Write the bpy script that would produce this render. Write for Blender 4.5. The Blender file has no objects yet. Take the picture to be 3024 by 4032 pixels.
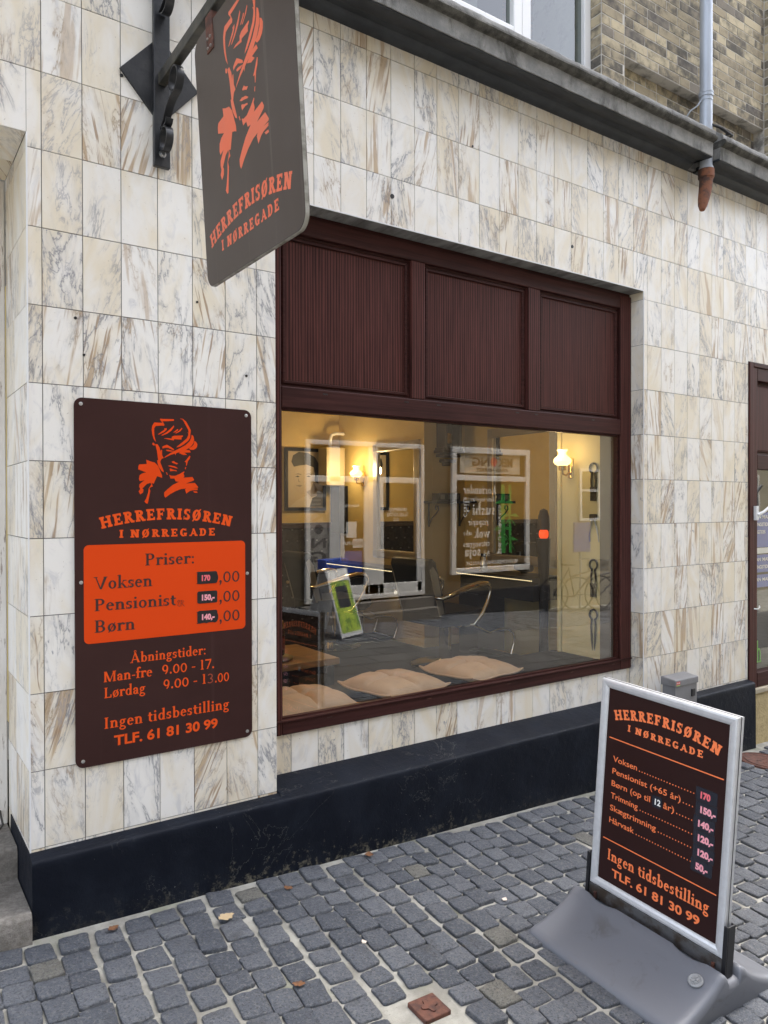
import bpy, bmesh, math, random
from mathutils import Vector, Matrix, noise
rad = math.radians
sc = bpy.context.scene
COL = sc.collection

# ------------------------------------------------------------------ camera
cd = bpy.data.cameras.new("camera"); cam = bpy.data.objects.new("camera", cd); COL.objects.link(cam)
cd.sensor_fit = 'HORIZONTAL'; cd.sensor_width = 36.0; cd.lens = 2945.0 / 3024.0 * 36.0
cd.clip_start = 0.05; cd.clip_end = 500
RX = (0.8234486, -0.5673869, -0.0021086); DN = (-0.0059583, -0.0049311, -0.9999701); FW = (0.5673596, 0.8234365, -0.0074412)
cam.matrix_world = Matrix(((RX[0], -DN[0], -FW[0], -0.5568), (RX[1], -DN[1], -FW[1], -3.1327),
                           (RX[2], -DN[2], -FW[2], 1.6331), (0, 0, 0, 1)))
sc.camera = cam
# ------------------------------------------------------------------ sky, sun, exposure
SUN_EL, SUN_AZ = 62.0, 62.0             # bright overcast: broad soft sun high behind the barber shop
wd = bpy.data.worlds.new("World"); sc.world = wd; wd.use_nodes = True
wn = wd.node_tree; bg = wn.nodes["Background"]
sky = wn.nodes.new("ShaderNodeTexSky"); sky.sky_type = 'NISHITA'; sky.sun_disc = False
sky.sun_elevation = rad(SUN_EL); sky.sun_rotation = rad(SUN_AZ); sky.dust_density = 4.0; sky.air_density = 1.0; sky.ozone_density = 0.6
hsv = wn.nodes.new("ShaderNodeHueSaturation"); hsv.inputs['Saturation'].default_value = .44      # overcast: nearly neutral sky
wn.links.new(sky.outputs[0], hsv.inputs['Color']); wn.links.new(hsv.outputs[0], bg.inputs[0]); bg.inputs[1].default_value = 0.15
sl = bpy.data.lights.new("sun", 'SUN'); sl.energy = 1.5; sl.angle = rad(34); sl.color = (1.0, 0.945, 0.86)
so = bpy.data.objects.new("sun", sl); COL.objects.link(so)
sd = Vector((math.sin(rad(SUN_AZ)) * math.cos(rad(SUN_EL)), math.cos(rad(SUN_AZ)) * math.cos(rad(SUN_EL)), math.sin(rad(SUN_EL))))
so.rotation_euler = sd.to_track_quat('Z', 'Y').to_euler(); so.location = (0, 6, 14)
sc.view_settings.view_transform = 'Standard'; sc.view_settings.look = 'None'
sc.view_settings.exposure = 2.5; sc.view_settings.gamma = 1.0
sc.cycles.max_bounces = 10; sc.cycles.transparent_max_bounces = 12; sc.cycles.sample_clamp_indirect = 8.0
sc.cycles.caustics_reflective = False; sc.cycles.caustics_refractive = False

# ------------------------------------------------------------------ mesh builder
class MB:
    def __init__(s): s.v = []; s.f = []; s.a = {}
    def add(s, vs, fs):
        b = len(s.v); s.v += [tuple(p) for p in vs]; s.f += [tuple(b + i for i in f) for f in fs]; return b
    def box(s, x0, x1, y0, y1, z0, z1):
        s.add([(x, y, z) for z in (z0, z1) for y in (y0, y1) for x in (x0, x1)],
              [(0, 2, 3, 1), (4, 5, 7, 6), (0, 1, 5, 4), (2, 6, 7, 3), (0, 4, 6, 2), (1, 3, 7, 5)]); return s
    def tube(s, path, r, n=8, closed=False, flat=None):
        P = [Vector(p) for p in path]; m = len(P); rr = r if isinstance(r, (list, tuple)) else [r] * m
        up = None; rings = []
        for i in range(m):
            a = P[i - 1] if (i or closed) else P[i]; c = P[(i + 1) % m] if (i < m - 1 or closed) else P[i]
            t = (c - a).normalized()
            if up is None: up = t.orthogonal().normalized()
            up = (up - t * up.dot(t)).normalized(); sd_ = t.cross(up)
            rings.append([P[i] + (up * math.cos(2 * math.pi * k / n) + sd_ * math.sin(2 * math.pi * k / n)) * rr[i] for k in range(n)])
        vs = [p for R_ in rings for p in R_]; fs = []
        for i in range(m if closed else m - 1):
            j = (i + 1) % m
            for k in range(n): fs.append((i * n + k, i * n + (k + 1) % n, j * n + (k + 1) % n, j * n + k))
        if not closed: fs += [tuple(range(n))[::-1], tuple((m - 1) * n + k for k in range(n))]
        s.add(vs, fs); return s
    def strip(s, path, side, w, th):
        """flat bar swept along path; side = width direction"""
        P = [Vector(p) for p in path]; S = Vector(side).normalized(); vs = []; m = len(P)
        for i in range(m):
            t = (P[min(i + 1, m - 1)] - P[max(i - 1, 0)]).normalized(); nn = t.cross(S).normalized()
            for a, b in ((-1, -1), (1, -1), (1, 1), (-1, 1)): vs.append(P[i] + S * a * w / 2 + nn * b * th / 2)
        fs = [(i * 4 + k, i * 4 + (k + 1) % 4, i * 4 + 4 + (k + 1) % 4, i * 4 + 4 + k) for i in range(m - 1) for k in range(4)]
        fs += [(3, 2, 1, 0), tuple(4 * (m - 1) + k for k in range(4))]
        s.add(vs, fs); return s
    def lathe(s, prof, n=20, o=(0, 0, 0)):
        m = len(prof); vs = [(o[0] + r * math.cos(2 * math.pi * k / n), o[1] + r * math.sin(2 * math.pi * k / n), o[2] + z) for r, z in prof for k in range(n)]
        fs = [(i * n + k, i * n + (k + 1) % n, (i + 1) * n + (k + 1) % n, (i + 1) * n + k) for i in range(m - 1) for k in range(n)]
        fs += [tuple(range(n))[::-1], tuple((m - 1) * n + k for k in range(n))]
        s.add(vs, fs); return s
    def prism(s, poly, c0, c1):
        """poly in local xy, from z=c0 to c1"""
        n = len(poly)
        s.add([(x, y, c0) for x, y in poly] + [(x, y, c1) for x, y in poly],
              [tuple(range(n))[::-1], tuple(range(n, 2 * n))] + [(i, (i + 1) % n, n + (i + 1) % n, n + i) for i in range(n)]); return s
    def loft(s, secs, cap=True, closed=True):
        n = len(secs[0]); m = len(secs); vs = [p for q in secs for p in q]
        fs = [(i * n + k, i * n + (k + 1) % n, (i + 1) * n + (k + 1) % n, (i + 1) * n + k) for i in range(m - 1) for k in range(n if closed else n - 1)]
        if cap: fs += [tuple(range(n))[::-1], tuple((m - 1) * n + k for k in range(n))]
        s.add(vs, fs); return s
    def polys(s, pl, z=0.0, dz=2.5e-5):
        for i, p in enumerate(pl):
            b = len(s.v); s.v += [(x, y, z + (i % 12) * dz) for x, y in p]; s.f.append(tuple(range(b, b + len(p))))
        return s
    def build(s, name, mat, parent=None, smooth=False, bevel=0, seg=2, angle=40):
        me = bpy.data.meshes.new(name); me.from_pydata(s.v, [], s.f); me.update()
        for k, d in s.a.items():
            if k == 'rnd':
                at = me.attributes.new('rnd', 'FLOAT_COLOR', 'POINT'); at.data.foreach_set('color', [c for q in d for c in (*q, 1.0)])
            else:
                at = me.attributes.new(k, 'FLOAT_VECTOR', 'POINT'); at.data.foreach_set('vector', [c for q in d for c in q])
        bm = bmesh.new(); bm.from_mesh(me); bmesh.ops.recalc_face_normals(bm, faces=bm.faces) if not s.a and not getattr(s, 'keep', 0) else None
        bm.to_mesh(me); bm.free()
        me.materials.append(mat)
        if smooth:
            me.polygons.foreach_set('use_smooth', [True] * len(me.polygons)); 
            try: me.set_sharp_from_angle(angle=rad(angle))
            except Exception: pass
        o = bpy.data.objects.new(name, me); COL.objects.link(o)
        if parent: o.parent = parent
        if bevel:
            b = o.modifiers.new('bevel', 'BEVEL'); b.width = bevel; b.segments = seg; b.limit_method = 'ANGLE'; b.angle_limit = rad(35)
        return o
def box(name, mat, parent, x0, x1, y0, y1, z0, z1, bevel=0, seg=2):
    return MB().box(x0, x1, y0, y1, z0, z1).build(name, mat, parent, bevel=bevel, seg=seg)
def tag(o, label=None, cat=None, group=None, kind=None):
    if label: o['label'] = label
    if cat: o['category'] = cat
    if group: o['group'] = group
    if kind: o['kind'] = kind
    return o
def thing(name, label, cat, o=(0, 0, 0), u=(1, 0, 0), v=(0, 1, 0), group=None):
    e = bpy.data.objects.new(name, None); COL.objects.link(e); e.empty_display_size = 0.1
    u = Vector(u).normalized(); v = Vector(v); v = (v - u * v.dot(u)).normalized(); n = u.cross(v)
    e.matrix_world = Matrix(((u.x, v.x, n.x, o[0]), (u.y, v.y, n.y, o[1]), (u.z, v.z, n.z, o[2]), (0, 0, 0, 1)))
    return tag(e, label, cat, group)
def copy_tree(o, parent=None):
    c = o.copy(); COL.objects.link(c)
    if parent: c.parent = parent
    for ch in list(o.children): copy_tree(ch, c)
    return c
def sub(name, parent):
    e = bpy.data.objects.new(name, None); COL.objects.link(e); e.parent = parent; return e
def rrect(x0, x1, y0, y1, r, n=6):
    p = []
    for cx, cy, a in ((x1 - r, y0 + r, -90), (x1 - r, y1 - r, 0), (x0 + r, y1 - r, 90), (x0 + r, y0 + r, 180)):
        for k in range(n + 1): p.append((cx + r * math.cos(rad(a + 90 * k / n)), cy + r * math.sin(rad(a + 90 * k / n))))
    return p

# ------------------------------------------------------------------ materials
class NT:
    def __init__(s, name):
        s.m = bpy.data.materials.new(name); s.m.use_nodes = True; s.t = s.m.node_tree
        s.b = s.t.nodes["Principled BSDF"]; s.out = s.t.nodes["Material Output"]
    def n(s, typ, ins=None, **pr):
        x = s.t.nodes.new('ShaderNode' + typ)
        for k, v in pr.items(): setattr(x, k, v)
        for k, v in (ins or {}).items():
            i = x.inputs[k]
            if isinstance(v, bpy.types.NodeSocket): s.t.links.new(v, i)
            else: i.default_value = v
        return x
    def set(s, **k):
        for a, v in k.items():
            i = s.b.inputs[a.replace('_', ' ')]
            if isinstance(v, bpy.types.NodeSocket): s.t.links.new(v, i)
            else: i.default_value = v
        return s
    def obj(s): return s.n('TexCoord').outputs['Object']
    def attr(s, name): return s.n('Attribute', attribute_name=name)
    def map(s, v, scale=(1, 1, 1), rot=(0, 0, 0), loc=(0, 0, 0)):
        return s.n('Mapping', {'Vector': v, 'Scale': scale, 'Rotation': rot, 'Location': loc}).outputs[0]
    def noise(s, v, scale, detail=4, rough=0.55, dist=0.0):
        return s.n('TexNoise', {'Vector': v, 'Scale': scale, 'Detail': detail, 'Roughness': rough, 'Distortion': dist}).outputs[0]
    def math(s, op, a, b=0.0, c=0.0, clamp=False):
        x = s.n('Math', operation=op, use_clamp=clamp)
        for i, v in enumerate((a, b, c)):
            if isinstance(v, bpy.types.NodeSocket): s.t.links.new(v, x.inputs[i])
            else: x.inputs[i].default_value = v
        return x.outputs[0]
    def step(s, v, a, b):
        return s.n('MapRange', {'Value': v, 'From Min': a, 'From Max': b}, interpolation_type='SMOOTHSTEP').outputs[0]
    def mix(s, f, a, b, mode='MIX'):
        x = s.n('Mix', data_type='RGBA', blend_type=mode)
        for i, v in ((0, f), (6, a), (7, b)):
            if isinstance(v, bpy.types.NodeSocket): s.t.links.new(v, x.inputs[i])
            else: x.inputs[i].default_value = v if i == 0 else (*v[:3], 1)
        return x.outputs[2]
    def bump(s, h, strength=0.3, dist=0.01):
        s.t.links.new(s.n('Bump', {'Height': h, 'Strength': strength, 'Distance': dist}).outputs[0], s.b.inputs['Normal']); return s
def M(name, c, rough=0.5, metal=0.0, c2=None, scale=8, bump=0.0, bscale=60, stretch=(1, 1, 1), spec=0.5, lo=0.4, hi=0.65, bdist=0.003, coat=0):
    t = NT(name); t.set(Base_Color=(*c, 1), Roughness=rough, Metallic=metal); t.b.inputs['Specular IOR Level'].default_value = spec
    if coat: t.b.inputs['Coat Weight'].default_value = coat
    if c2 or bump:
        v = t.map(t.obj(), stretch)
        if c2: t.set(Base_Color=t.mix(t.step(t.noise(v, scale, 6, 0.6), lo, hi), c, c2))
        if bump: t.bump(t.noise(v, bscale, 5, 0.6), bump, bdist)
    return t.m
def emit(name, c, e):
    t = NT(name); t.set(Base_Color=(*c, 1), Emission_Color=(*c, 1), Emission_Strength=e, Roughness=0.3); return t.m
def glass(name, tint=(0.90, 0.92, 0.91), f0=.125, rough=0.0):
    t = NT(name); t.t.nodes.remove(t.b)
    tr = t.n('BsdfTransparent', {'Color': (*tint, 1)}); gl = t.n('BsdfGlossy', {'Color': (1, 1, 1, 1), 'Roughness': rough}); bp = t.n('Bump', {'Height': t.noise(t.obj(), 1.6, 2, .4), 'Strength': .05, 'Distance': .010}); t.t.links.new(bp.outputs[0], gl.inputs['Normal'])
    fc = t.n('LayerWeight', {'Blend': .5}).outputs['Facing']; fr = t.math('ADD', f0, t.math('MULTIPLY', 1 - f0, t.math('POWER', fc, 5.0)))
    mx = t.n('MixShader', {0: fr, 1: tr.outputs[0], 2: gl.outputs[0]})
    t.t.links.new(mx.outputs[0], t.out.inputs[0]); return t.m

def marble():
    t = NT('marble'); co = t.attr('tco').outputs['Vector']; rs = t.n('SeparateColor', {0: t.attr('rnd').outputs['Color']})
    r, g, b = rs.outputs[0], rs.outputs[1], rs.outputs[2]
    cl = t.noise(t.map(co, (1, .4, 1)), 9, 4, .55, .6)
    warm = t.step(t.math('ADD', cl, t.math('MULTIPLY', r, .32)), .46, .90)
    c = t.mix(warm, (.84, .815, .77), (.765, .685, .54))
    # soft grey clouds
    gc = t.math('MULTIPLY', t.step(t.noise(t.map(co, (1, .5, 1), loc=(3, 7, 1)), 16, 5, .6, 1.0), .52, .72), t.math('MULTIPLY', t.math('SUBTRACT', 1.0, r), .55))
    c = t.mix(gc, c, (.50, .50, .53))
    # brown vertical streaks
    st = t.noise(t.map(co, (1, .07, 1), loc=(1, 2, 9)), 26, 3, .5, .25)
    sb = t.math('MULTIPLY', t.step(st, .56, .64), t.step(g, .58, .78))
    c = t.mix(t.math('MULTIPLY', sb, .72), c, (.43, .28, .14))
    st2 = t.noise(t.map(co, (1, .06, 1), loc=(8, 2, 4)), 60, 3, .5, .2)
    c = t.mix(t.math('MULTIPLY', t.math('MULTIPLY', t.step(st2, .58, .66), t.step(g, .72, .85)), .8), c, (.32, .20, .105))
    # fine grey vein network (ridged noise), only in patches of some tiles
    pn = t.noise(t.map(co, (1, .5, 1), loc=(5, 1, 2)), 6, 3)
    for sc_, wdt, k, colr, off, gate in ((11, .024, .85, (.17, .175, .20), 0, (.65, .85)), (26, .034, .65, (.26, .26, .30), 4, (.71, .89)), (6, .013, .85, (.36, .26, .16), 8, (.66, .86))):
        nz = t.noise(t.map(co, (1, .27, 1), loc=(off, off * 2, off)), sc_, 8, .62, .45)
        rg = t.math('ABSOLUTE', t.math('SUBTRACT', nz, .5))
        w2 = t.math('MULTIPLY', wdt, t.math('ADD', .25, t.math('MULTIPLY', t.noise(t.map(co, loc=(off, 3, 3)), 13, 2), 1.5)))
        vn = t.math('MAXIMUM', t.math('SUBTRACT', 1.0, t.math('DIVIDE', rg, w2), clamp=True), t.math('MULTIPLY', t.math('SUBTRACT', 1.0, t.math('DIVIDE', rg, t.math('MULTIPLY', w2, 3.5)), clamp=True), .24))
        patch = t.step(t.math('ADD', pn, t.math('MULTIPLY', (b, r, g)[off // 4], .34)), *gate)
        c = t.mix(t.math('MULTIPLY', t.math('MULTIPLY', vn, patch), k), c, colr)
    # dark blotches along veins
    bl = t.math('MULTIPLY', t.step(t.noise(t.map(co, (1, .40, 1), loc=(2, 2, 6)), 17, 7, .68, .8), .62, .67), t.step(b, .66, .88))
    c = t.mix(t.math('MULTIPLY', bl, .85), c, (.25, .255, .285))
    c = t.mix(t.math('MULTIPLY', t.step(t.noise(co, 90, 2, .5), .71, .76), .5), c, (.33, .27, .21))
    t.set(Base_Color=c, Roughness=t.math('ADD', .22, t.math('MULTIPLY', cl, .22)))
    t.bump(t.noise(co, 30, 6, .6, .8), .05, .004)
    return t.m
def brickmat(name, cols):
    t = NT(name); rs = t.n('SeparateColor', {0: t.attr('rnd').outputs['Color']}); co = t.attr('tco').outputs['Vector']
    r, g, b = rs.outputs
    c = t.mix(t.step(r, .15, .75), cols[0], cols[1]); c = t.mix(t.step(g, .80, .92), c, cols[2])
    soot = t.step(t.math('ADD', t.noise(co, 14, 5, .65), t.math('MULTIPLY', b, .25)), .48, .86)  # patchy soot on the bricks
    c = t.mix(t.math('MULTIPLY', soot, .88), c, (.05, .048, .045))
    t.set(Base_Color=c, Roughness=.9); t.bump(t.noise(co, 90, 5, .7), .6, .004); return t.m
def settmat():
    t = NT('basalt_sett'); rs = t.n('SeparateColor', {0: t.attr('rnd').outputs['Color']}); v = t.obj()
    r, g, b = rs.outputs
    c = t.mix(r, (.062, .071, .090), (.126, .136, .156)); c = t.mix(t.step(g, .972, .99), c, (.15, .145, .125))
    c = t.mix(t.math('MULTIPLY', t.step(t.noise(v, 75, 6, .8), .50, .60), .55), c, (.21, .21, .205)); c = t.mix(t.math('MULTIPLY', t.step(t.noise(t.map(v, loc=(7, 3, 1)), 120, 5, .8), .52, .58), .7), c, (.028, .030, .036))
    c = t.mix(t.math('MULTIPLY', t.step(t.noise(v, 9, 5, .6), .56, .74), .5), c, (.042, .042, .042))
    c = t.mix(t.math('MULTIPLY', t.step(t.noise(t.map(v, loc=(4, 1, 0)), 18, 6, .7), .70, .73), .8), c, (.33, .325, .30))
    t.set(Base_Color=c, Roughness=t.math('ADD', .42, t.math('MULTIPLY', b, .2)))
    t.bump(t.math('ADD', t.noise(v, 45, 6, .65), t.math('MULTIPLY', t.noise(v, 190, 5, .75), .9)), .95, .009); return t.m
def mortarmat():
    t = NT('sandy_mortar'); v = t.obj()
    c = t.mix(t.step(t.noise(v, 7, 5, .6), .35, .65), (.21, .203, .178), (.345, .337, .30))
    c = t.mix(t.math('MULTIPLY', t.step(t.noise(v, 3.3, 4, .6), .55, .7), .55), c, (.125, .135, .075))
    c = t.mix(t.math('MULTIPLY', t.step(t.noise(v, 120, 3, .7), .62, .72), .6), c, (.09, .085, .075))
    t.set(Base_Color=c, Roughness=.95); t.bump(t.noise(v, 150, 5, .7), .6, .004); return t.m
def woodmat(name, dark, light, along='z', k=85):
    t = NT(name); v = t.obj()
    s1 = {'z': (1, 1, .03), 'x': (.03, 1, 1)}[along]
    wv = t.n('TexWave', {'Vector': t.map(v, s1), 'Scale': k / 4.5, 'Distortion': 5.0, 'Detail': 4.0, 'Detail Scale': 1.2, 'Detail Roughness': .6}, bands_direction='X' if along == 'z' else 'Z').outputs[0]
    kw = .28 if along == 'z' else 0.0
    w = t.math('ADD', t.math('MULTIPLY', wv, kw), t.math('MULTIPLY', t.noise(t.map(v, s1), k, 5, .7, .05), 1 - kw))
    c = t.mix(t.step(w, .25, .72), dark, light)
    c = t.mix(t.math('MULTIPLY', t.step(t.noise(t.map(v, s1), k * 4, 2), .5, .7), .35), c, dark)
    c = t.mix(t.math('MULTIPLY', t.step(t.noise(v, 60, 6, .75), .67, .76), .26), c, (.30, .25, .24))
    t.set(Base_Color=c, Roughness=.45, Specular_IOR_Level=.12); t.bump(t.noise(v, 40, 3), .04, .001); return t.m
def plinthmat():
    t = NT('black_plinth_paint'); v = t.obj(); z = t.n('SeparateXYZ', {0: t.n('NewGeometry').outputs['Position']})
    hgt = t.math('ADD', z.outputs[2], t.math('MULTIPLY', z.outputs[0], .0406))
    wear = t.math('SUBTRACT', t.noise(v, 26, 6, .72), t.math('MULTIPLY', hgt, 1.15))
    c = t.mix(t.step(t.noise(v, 6, 5, .6), .4, .7), (.0058, .0078, .0135), (.0100, .0130, .0205))
    band = t.math('MULTIPLY', t.step(z.outputs[0], .25, .9), t.math('SUBTRACT', 1.0, t.step(z.outputs[0], 1.5, 2.4)))
    c = t.mix(t.math('MULTIPLY', t.step(wear, .475, .62), t.math('ADD', .12, t.math('MULTIPLY', band, .55))), c, (.17, .155, .115))
    c = t.mix(t.step(t.noise(v, 75, 4, .75), .700, .722), c, (.30, .30, .28))
    cr = t.math('SUBTRACT', 1.0, t.step(t.math('ABSOLUTE', t.math('SUBTRACT', t.noise(v, 2.4, 7, .6, .8), .5)), 0, .0035))
    c = t.mix(t.math('MULTIPLY', t.math('MULTIPLY', cr, t.step(t.noise(v, 1.7, 2), .5, .6)), .5), c, (.12, .12, .11))
    t.set(Base_Color=c, Specular_IOR_Level=.13, Roughness=t.math('ADD', .36, t.math('MULTIPLY', t.noise(v, 12, 4), .3)))
    t.bump(t.math('ADD', t.noise(v, 18, 5, .6), t.math('MULTIPLY', t.noise(v, 110, 4, .7), .25)), .5, .008); return t.m
def stonemat(name, a, b, d, bs=40, sc_=12):
    t = NT(name); v = t.obj()
    c = t.mix(t.step(t.noise(v, sc_, 6, .65), .35, .68), a, b); c = t.mix(t.math('MULTIPLY', t.step(t.noise(t.map(v, (1, 1, .35)), 5, 6, .7, .5), .52, .68), .75), c, d)
    t.set(Base_Color=c, Roughness=.93); t.bump(t.math('ADD', t.noise(v, bs, 6, .7), t.math('MULTIPLY', t.noise(v, bs * 4, 3, .6), .4)), .7, .006); return t.m
def signface(name, c, c2, streak, k):
    t = NT(name); v = t.obj()
    a = t.mix(t.step(t.noise(v, 3, 4), .35, .7), c, c2)
    s = t.step(t.noise(t.map(v, (1, .02, 1)), 15, 4, .6), .60, .72)
    a = t.mix(t.math('MULTIPLY', s, k), a, streak)
    sx = t.math('MULTIPLY', t.step(t.noise(t.map(v, (.25, 1, 1), (0, 0, .5)), 40, 6, .8), .745, .765), .6 * k)
    a = t.mix(sx, a, (.22, .19, .18))
    t.set(Base_Color=a, Roughness=.40, Specular_IOR_Level=.2); t.bump(t.noise(v, 2.2, 2), .02, .02); return t.m
def peeling():
    t = NT('peeling_white_paint'); v = t.map(t.obj(), (1, 1, .12))
    c = t.mix(t.step(t.noise(v, 70, 6, .7), .58, .66), (.72, .69, .65), (.30, .25, .21)); t.set(Base_Color=c, Roughness=.7)
    t.bump(t.noise(v, 70, 6, .7), .7, .004); return t.m
def plastic_base():
    t = NT('grey_plastic'); v = t.obj()
    s = t.math('MULTIPLY', t.step(t.noise(t.map(v, (1, 1, 1), loc=(0, .3, .6)), 9, 7, .7, .6), .55, .70), .7)
    c = t.mix(t.math('MULTIPLY', s, t.step(t.noise(v, 2.6, 2), .45, .6)), (.128, .135, .155), (.075, .071, .066))
    c = t.mix(t.math('MULTIPLY', t.step(t.noise(v, 120, 3, .7), .70, .76), .35), c, (.32, .32, .32))
    t.set(Base_Color=c, Roughness=.42); t.bump(t.noise(v, 220, 3, .6), .15, .001); return t.m
def slabmat():
    t = NT('pavement_slab'); rs = t.n('SeparateColor', {0: t.attr('rnd').outputs['Color']}); v = t.obj()
    c = t.mix(rs.outputs[0], (.075, .073, .070), (.125, .122, .117)); c = t.mix(t.math('MULTIPLY', t.step(t.noise(v, 4, 5), .5, .7), .4), c, (.06, .058, .056))
    t.set(Base_Color=c, Roughness=.85); t.bump(t.noise(v, 60, 5, .6), .3, .004); return t.m
X = {}
X['marble'] = marble(); X['grout'] = M('grout', (.15, .14, .13), .9)
X['wood'] = woodmat('mahogany_panel', (.0260, .0098, .0088), (.104, .0355, .0300)); X['woodx'] = woodmat('mahogany_rail', (.0260, .0098, .0090), (.066, .0235, .0205), 'x', 70)
X['plinth'] = plinthmat(); X['sett'] = settmat(); X['mortar'] = mortarmat(); X['slab'] = slabmat()
X['dark'] = M('dark_cornice_paint', (.016, .019, .024), .55, c2=(.030, .034, .040), scale=9, bump=.25, bscale=30)
X['stone'] = stonemat('weathered_stone', (.20, .20, .195), (.30, .295, .28), (.045, .042, .036))
X['soot'] = M('dark_grey_marble', (.34, .335, .32), .5, c2=(.17, .165, .155), scale=13, stretch=(1, .4, 1))  # darker, blotchy grey version of the marble for the window soffit
X['ledge'] = stonemat('blackened_stone_roll', (.055, .053, .047), (.13, .125, .11), (.022, .021, .018), 60, 20)
X['granite'] = stonemat('step_granite', (.16, .145, .125), (.25, .23, .205), (.075, .066, .055), 55, 60)
X['brick'] = brickmat('yellow_brick', ((.53, .45, .30), (.36, .30, .20), (.22, .19, .15)))
X['brickmortar'] = M('brick_mortar', (.56, .53, .48), .95, c2=(.17, .16, .145), scale=7, bump=.4, lo=.48, hi=.7)
X['white'] = M('white_paint', (.80, .80, .80), .35); X['cream'] = M('cream_render', (.15, .125, .09), .85, c2=(.12, .10, .07), scale=2, bump=.2)
X['iron'] = M('black_iron', (.012, .013, .016), .38, c2=(.024, .024, .026), scale=18, bump=.35, bscale=50)
X['ironrust'] = M('worn_black_iron', (.020, .020, .019), .5, c2=(.060, .055, .042), scale=14, bump=.4, bscale=60)
X['rust'] = M('rusty_iron', (.12, .045, .028), .8, c2=(.055, .024, .018), scale=25, bump=.6, bscale=90)
X['zinc'] = M('zinc_pipe', (.42, .46, .52), .42, .25, c2=(.33, .36, .41), scale=8, stretch=(1, 1, .2))
X['clay'] = M('red_lead_pipe', (.20, .075, .036), .8, c2=(.055, .028, .022), scale=13, bump=.4, lo=.45, hi=.62)
X['alu'] = M('satin_aluminium', (.66, .67, .69), .32, .35, c2=(.60, .61, .63), scale=30)
X['steel'] = M('screw_steel', (.55, .55, .55), .3, .9); X['chrome'] = M('chrome', (.75, .70, .60), .08, 1.0); X['brass'] = M('brass', (.55, .38, .14), .25, 1.0)
X['wallsign'] = signface('brown_sign_enamel', (.0390, .0152, .0135), (.0455, .0180, .0160), (.062, .030, .027), .6)
X['hangsign'] = signface('faded_brown_enamel', (.068, .053, .045), (.078, .062, .054), (.135, .115, .10), .8)
X['board'] = M('dark_brown_print', (.026, .010, .0092), .35, spec=.2)
X['orange'] = M('orange_vinyl', (.72, .062, .006), .45, spec=.15); X['orangetext'] = M('orange_lettering', (.80, .092, .013), .45, spec=.15)
X['fadeorange'] = M('faded_orange_vinyl', (.74, .145, .066), .5, c2=(.68, .155, .08), scale=4)
X['boardorange'] = M('bright_orange_print', (.92, .215, .070), .4)
X['browntext'] = M('brown_lettering', (.045, .017, .014), .4)
X['black'] = M('black_plastic', (.012, .012, .014), .35); X['pink'] = M('pink_numbers', (.85, .16, .19), .45); X['palepink'] = M('pale_pink_numbers', (.88, .36, .42), .45)
X['bluegrey'] = M('dark_sticker', (.020, .021, .030), .25); X['whiteprint'] = M('white_print', (.82, .82, .80), .4)
X['greyplastic'] = plastic_base(); X['cabinet'] = M('grey_cabinet_paint', (.205, .205, .215), .45, c2=(.18, .18, .185), scale=5)
X['glass'] = glass('window_glass'); X['peel'] = peeling(); X['yellowrender'] = M('yellow_render', (.50, .40, .21), .9, c2=(.42, .33, .17), scale=20, bump=.8, bscale=60, bdist=.008)
# ------------------------------------------------------------------ lettering
def ring(cx, cy, rx, ry, tx, ty, a0=0, a1=360, n=22):
    if a1 - a0 >= 359: return ring(cx, cy, rx, ry, tx, ty, a0, a0 + 180, 12) + ring(cx, cy, rx, ry, tx, ty, a0 + 180, a0 + 360, 12)
    o = [(cx + rx * math.cos(rad(a0 + (a1 - a0) * k / n)), cy + ry * math.sin(rad(a0 + (a1 - a0) * k / n))) for k in range(n + 1)]
    i = [(cx + (rx - tx) * math.cos(rad(a0 + (a1 - a0) * k / n)), cy + (ry - ty) * math.sin(rad(a0 + (a1 - a0) * k / n))) for k in range(n + 1)]
    return [o + i[::-1]]
def disc(cx, cy, r, n=12): return [[(cx + r * math.cos(2 * math.pi * k / n), cy + r * math.sin(2 * math.pi * k / n)) for k in range(n)]]
def rect(a, b, c, d): return [[(a, b), (c, b), (c, d), (a, d)]]
def bar(x0, y0, x1, y1, w): return [[(x0 - w / 2, y0), (x0 + w / 2, y0), (x1 + w / 2, y1), (x1 - w / 2, y1)]]
SERIF = dict(w=.122, t=.060, h=.042, s=.052, X=.43, C=.66, A=.72)
SLAB = dict(w=.178, t=.122, h=.125, s=.058, X=.46, C=.70, A=.72)
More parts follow.
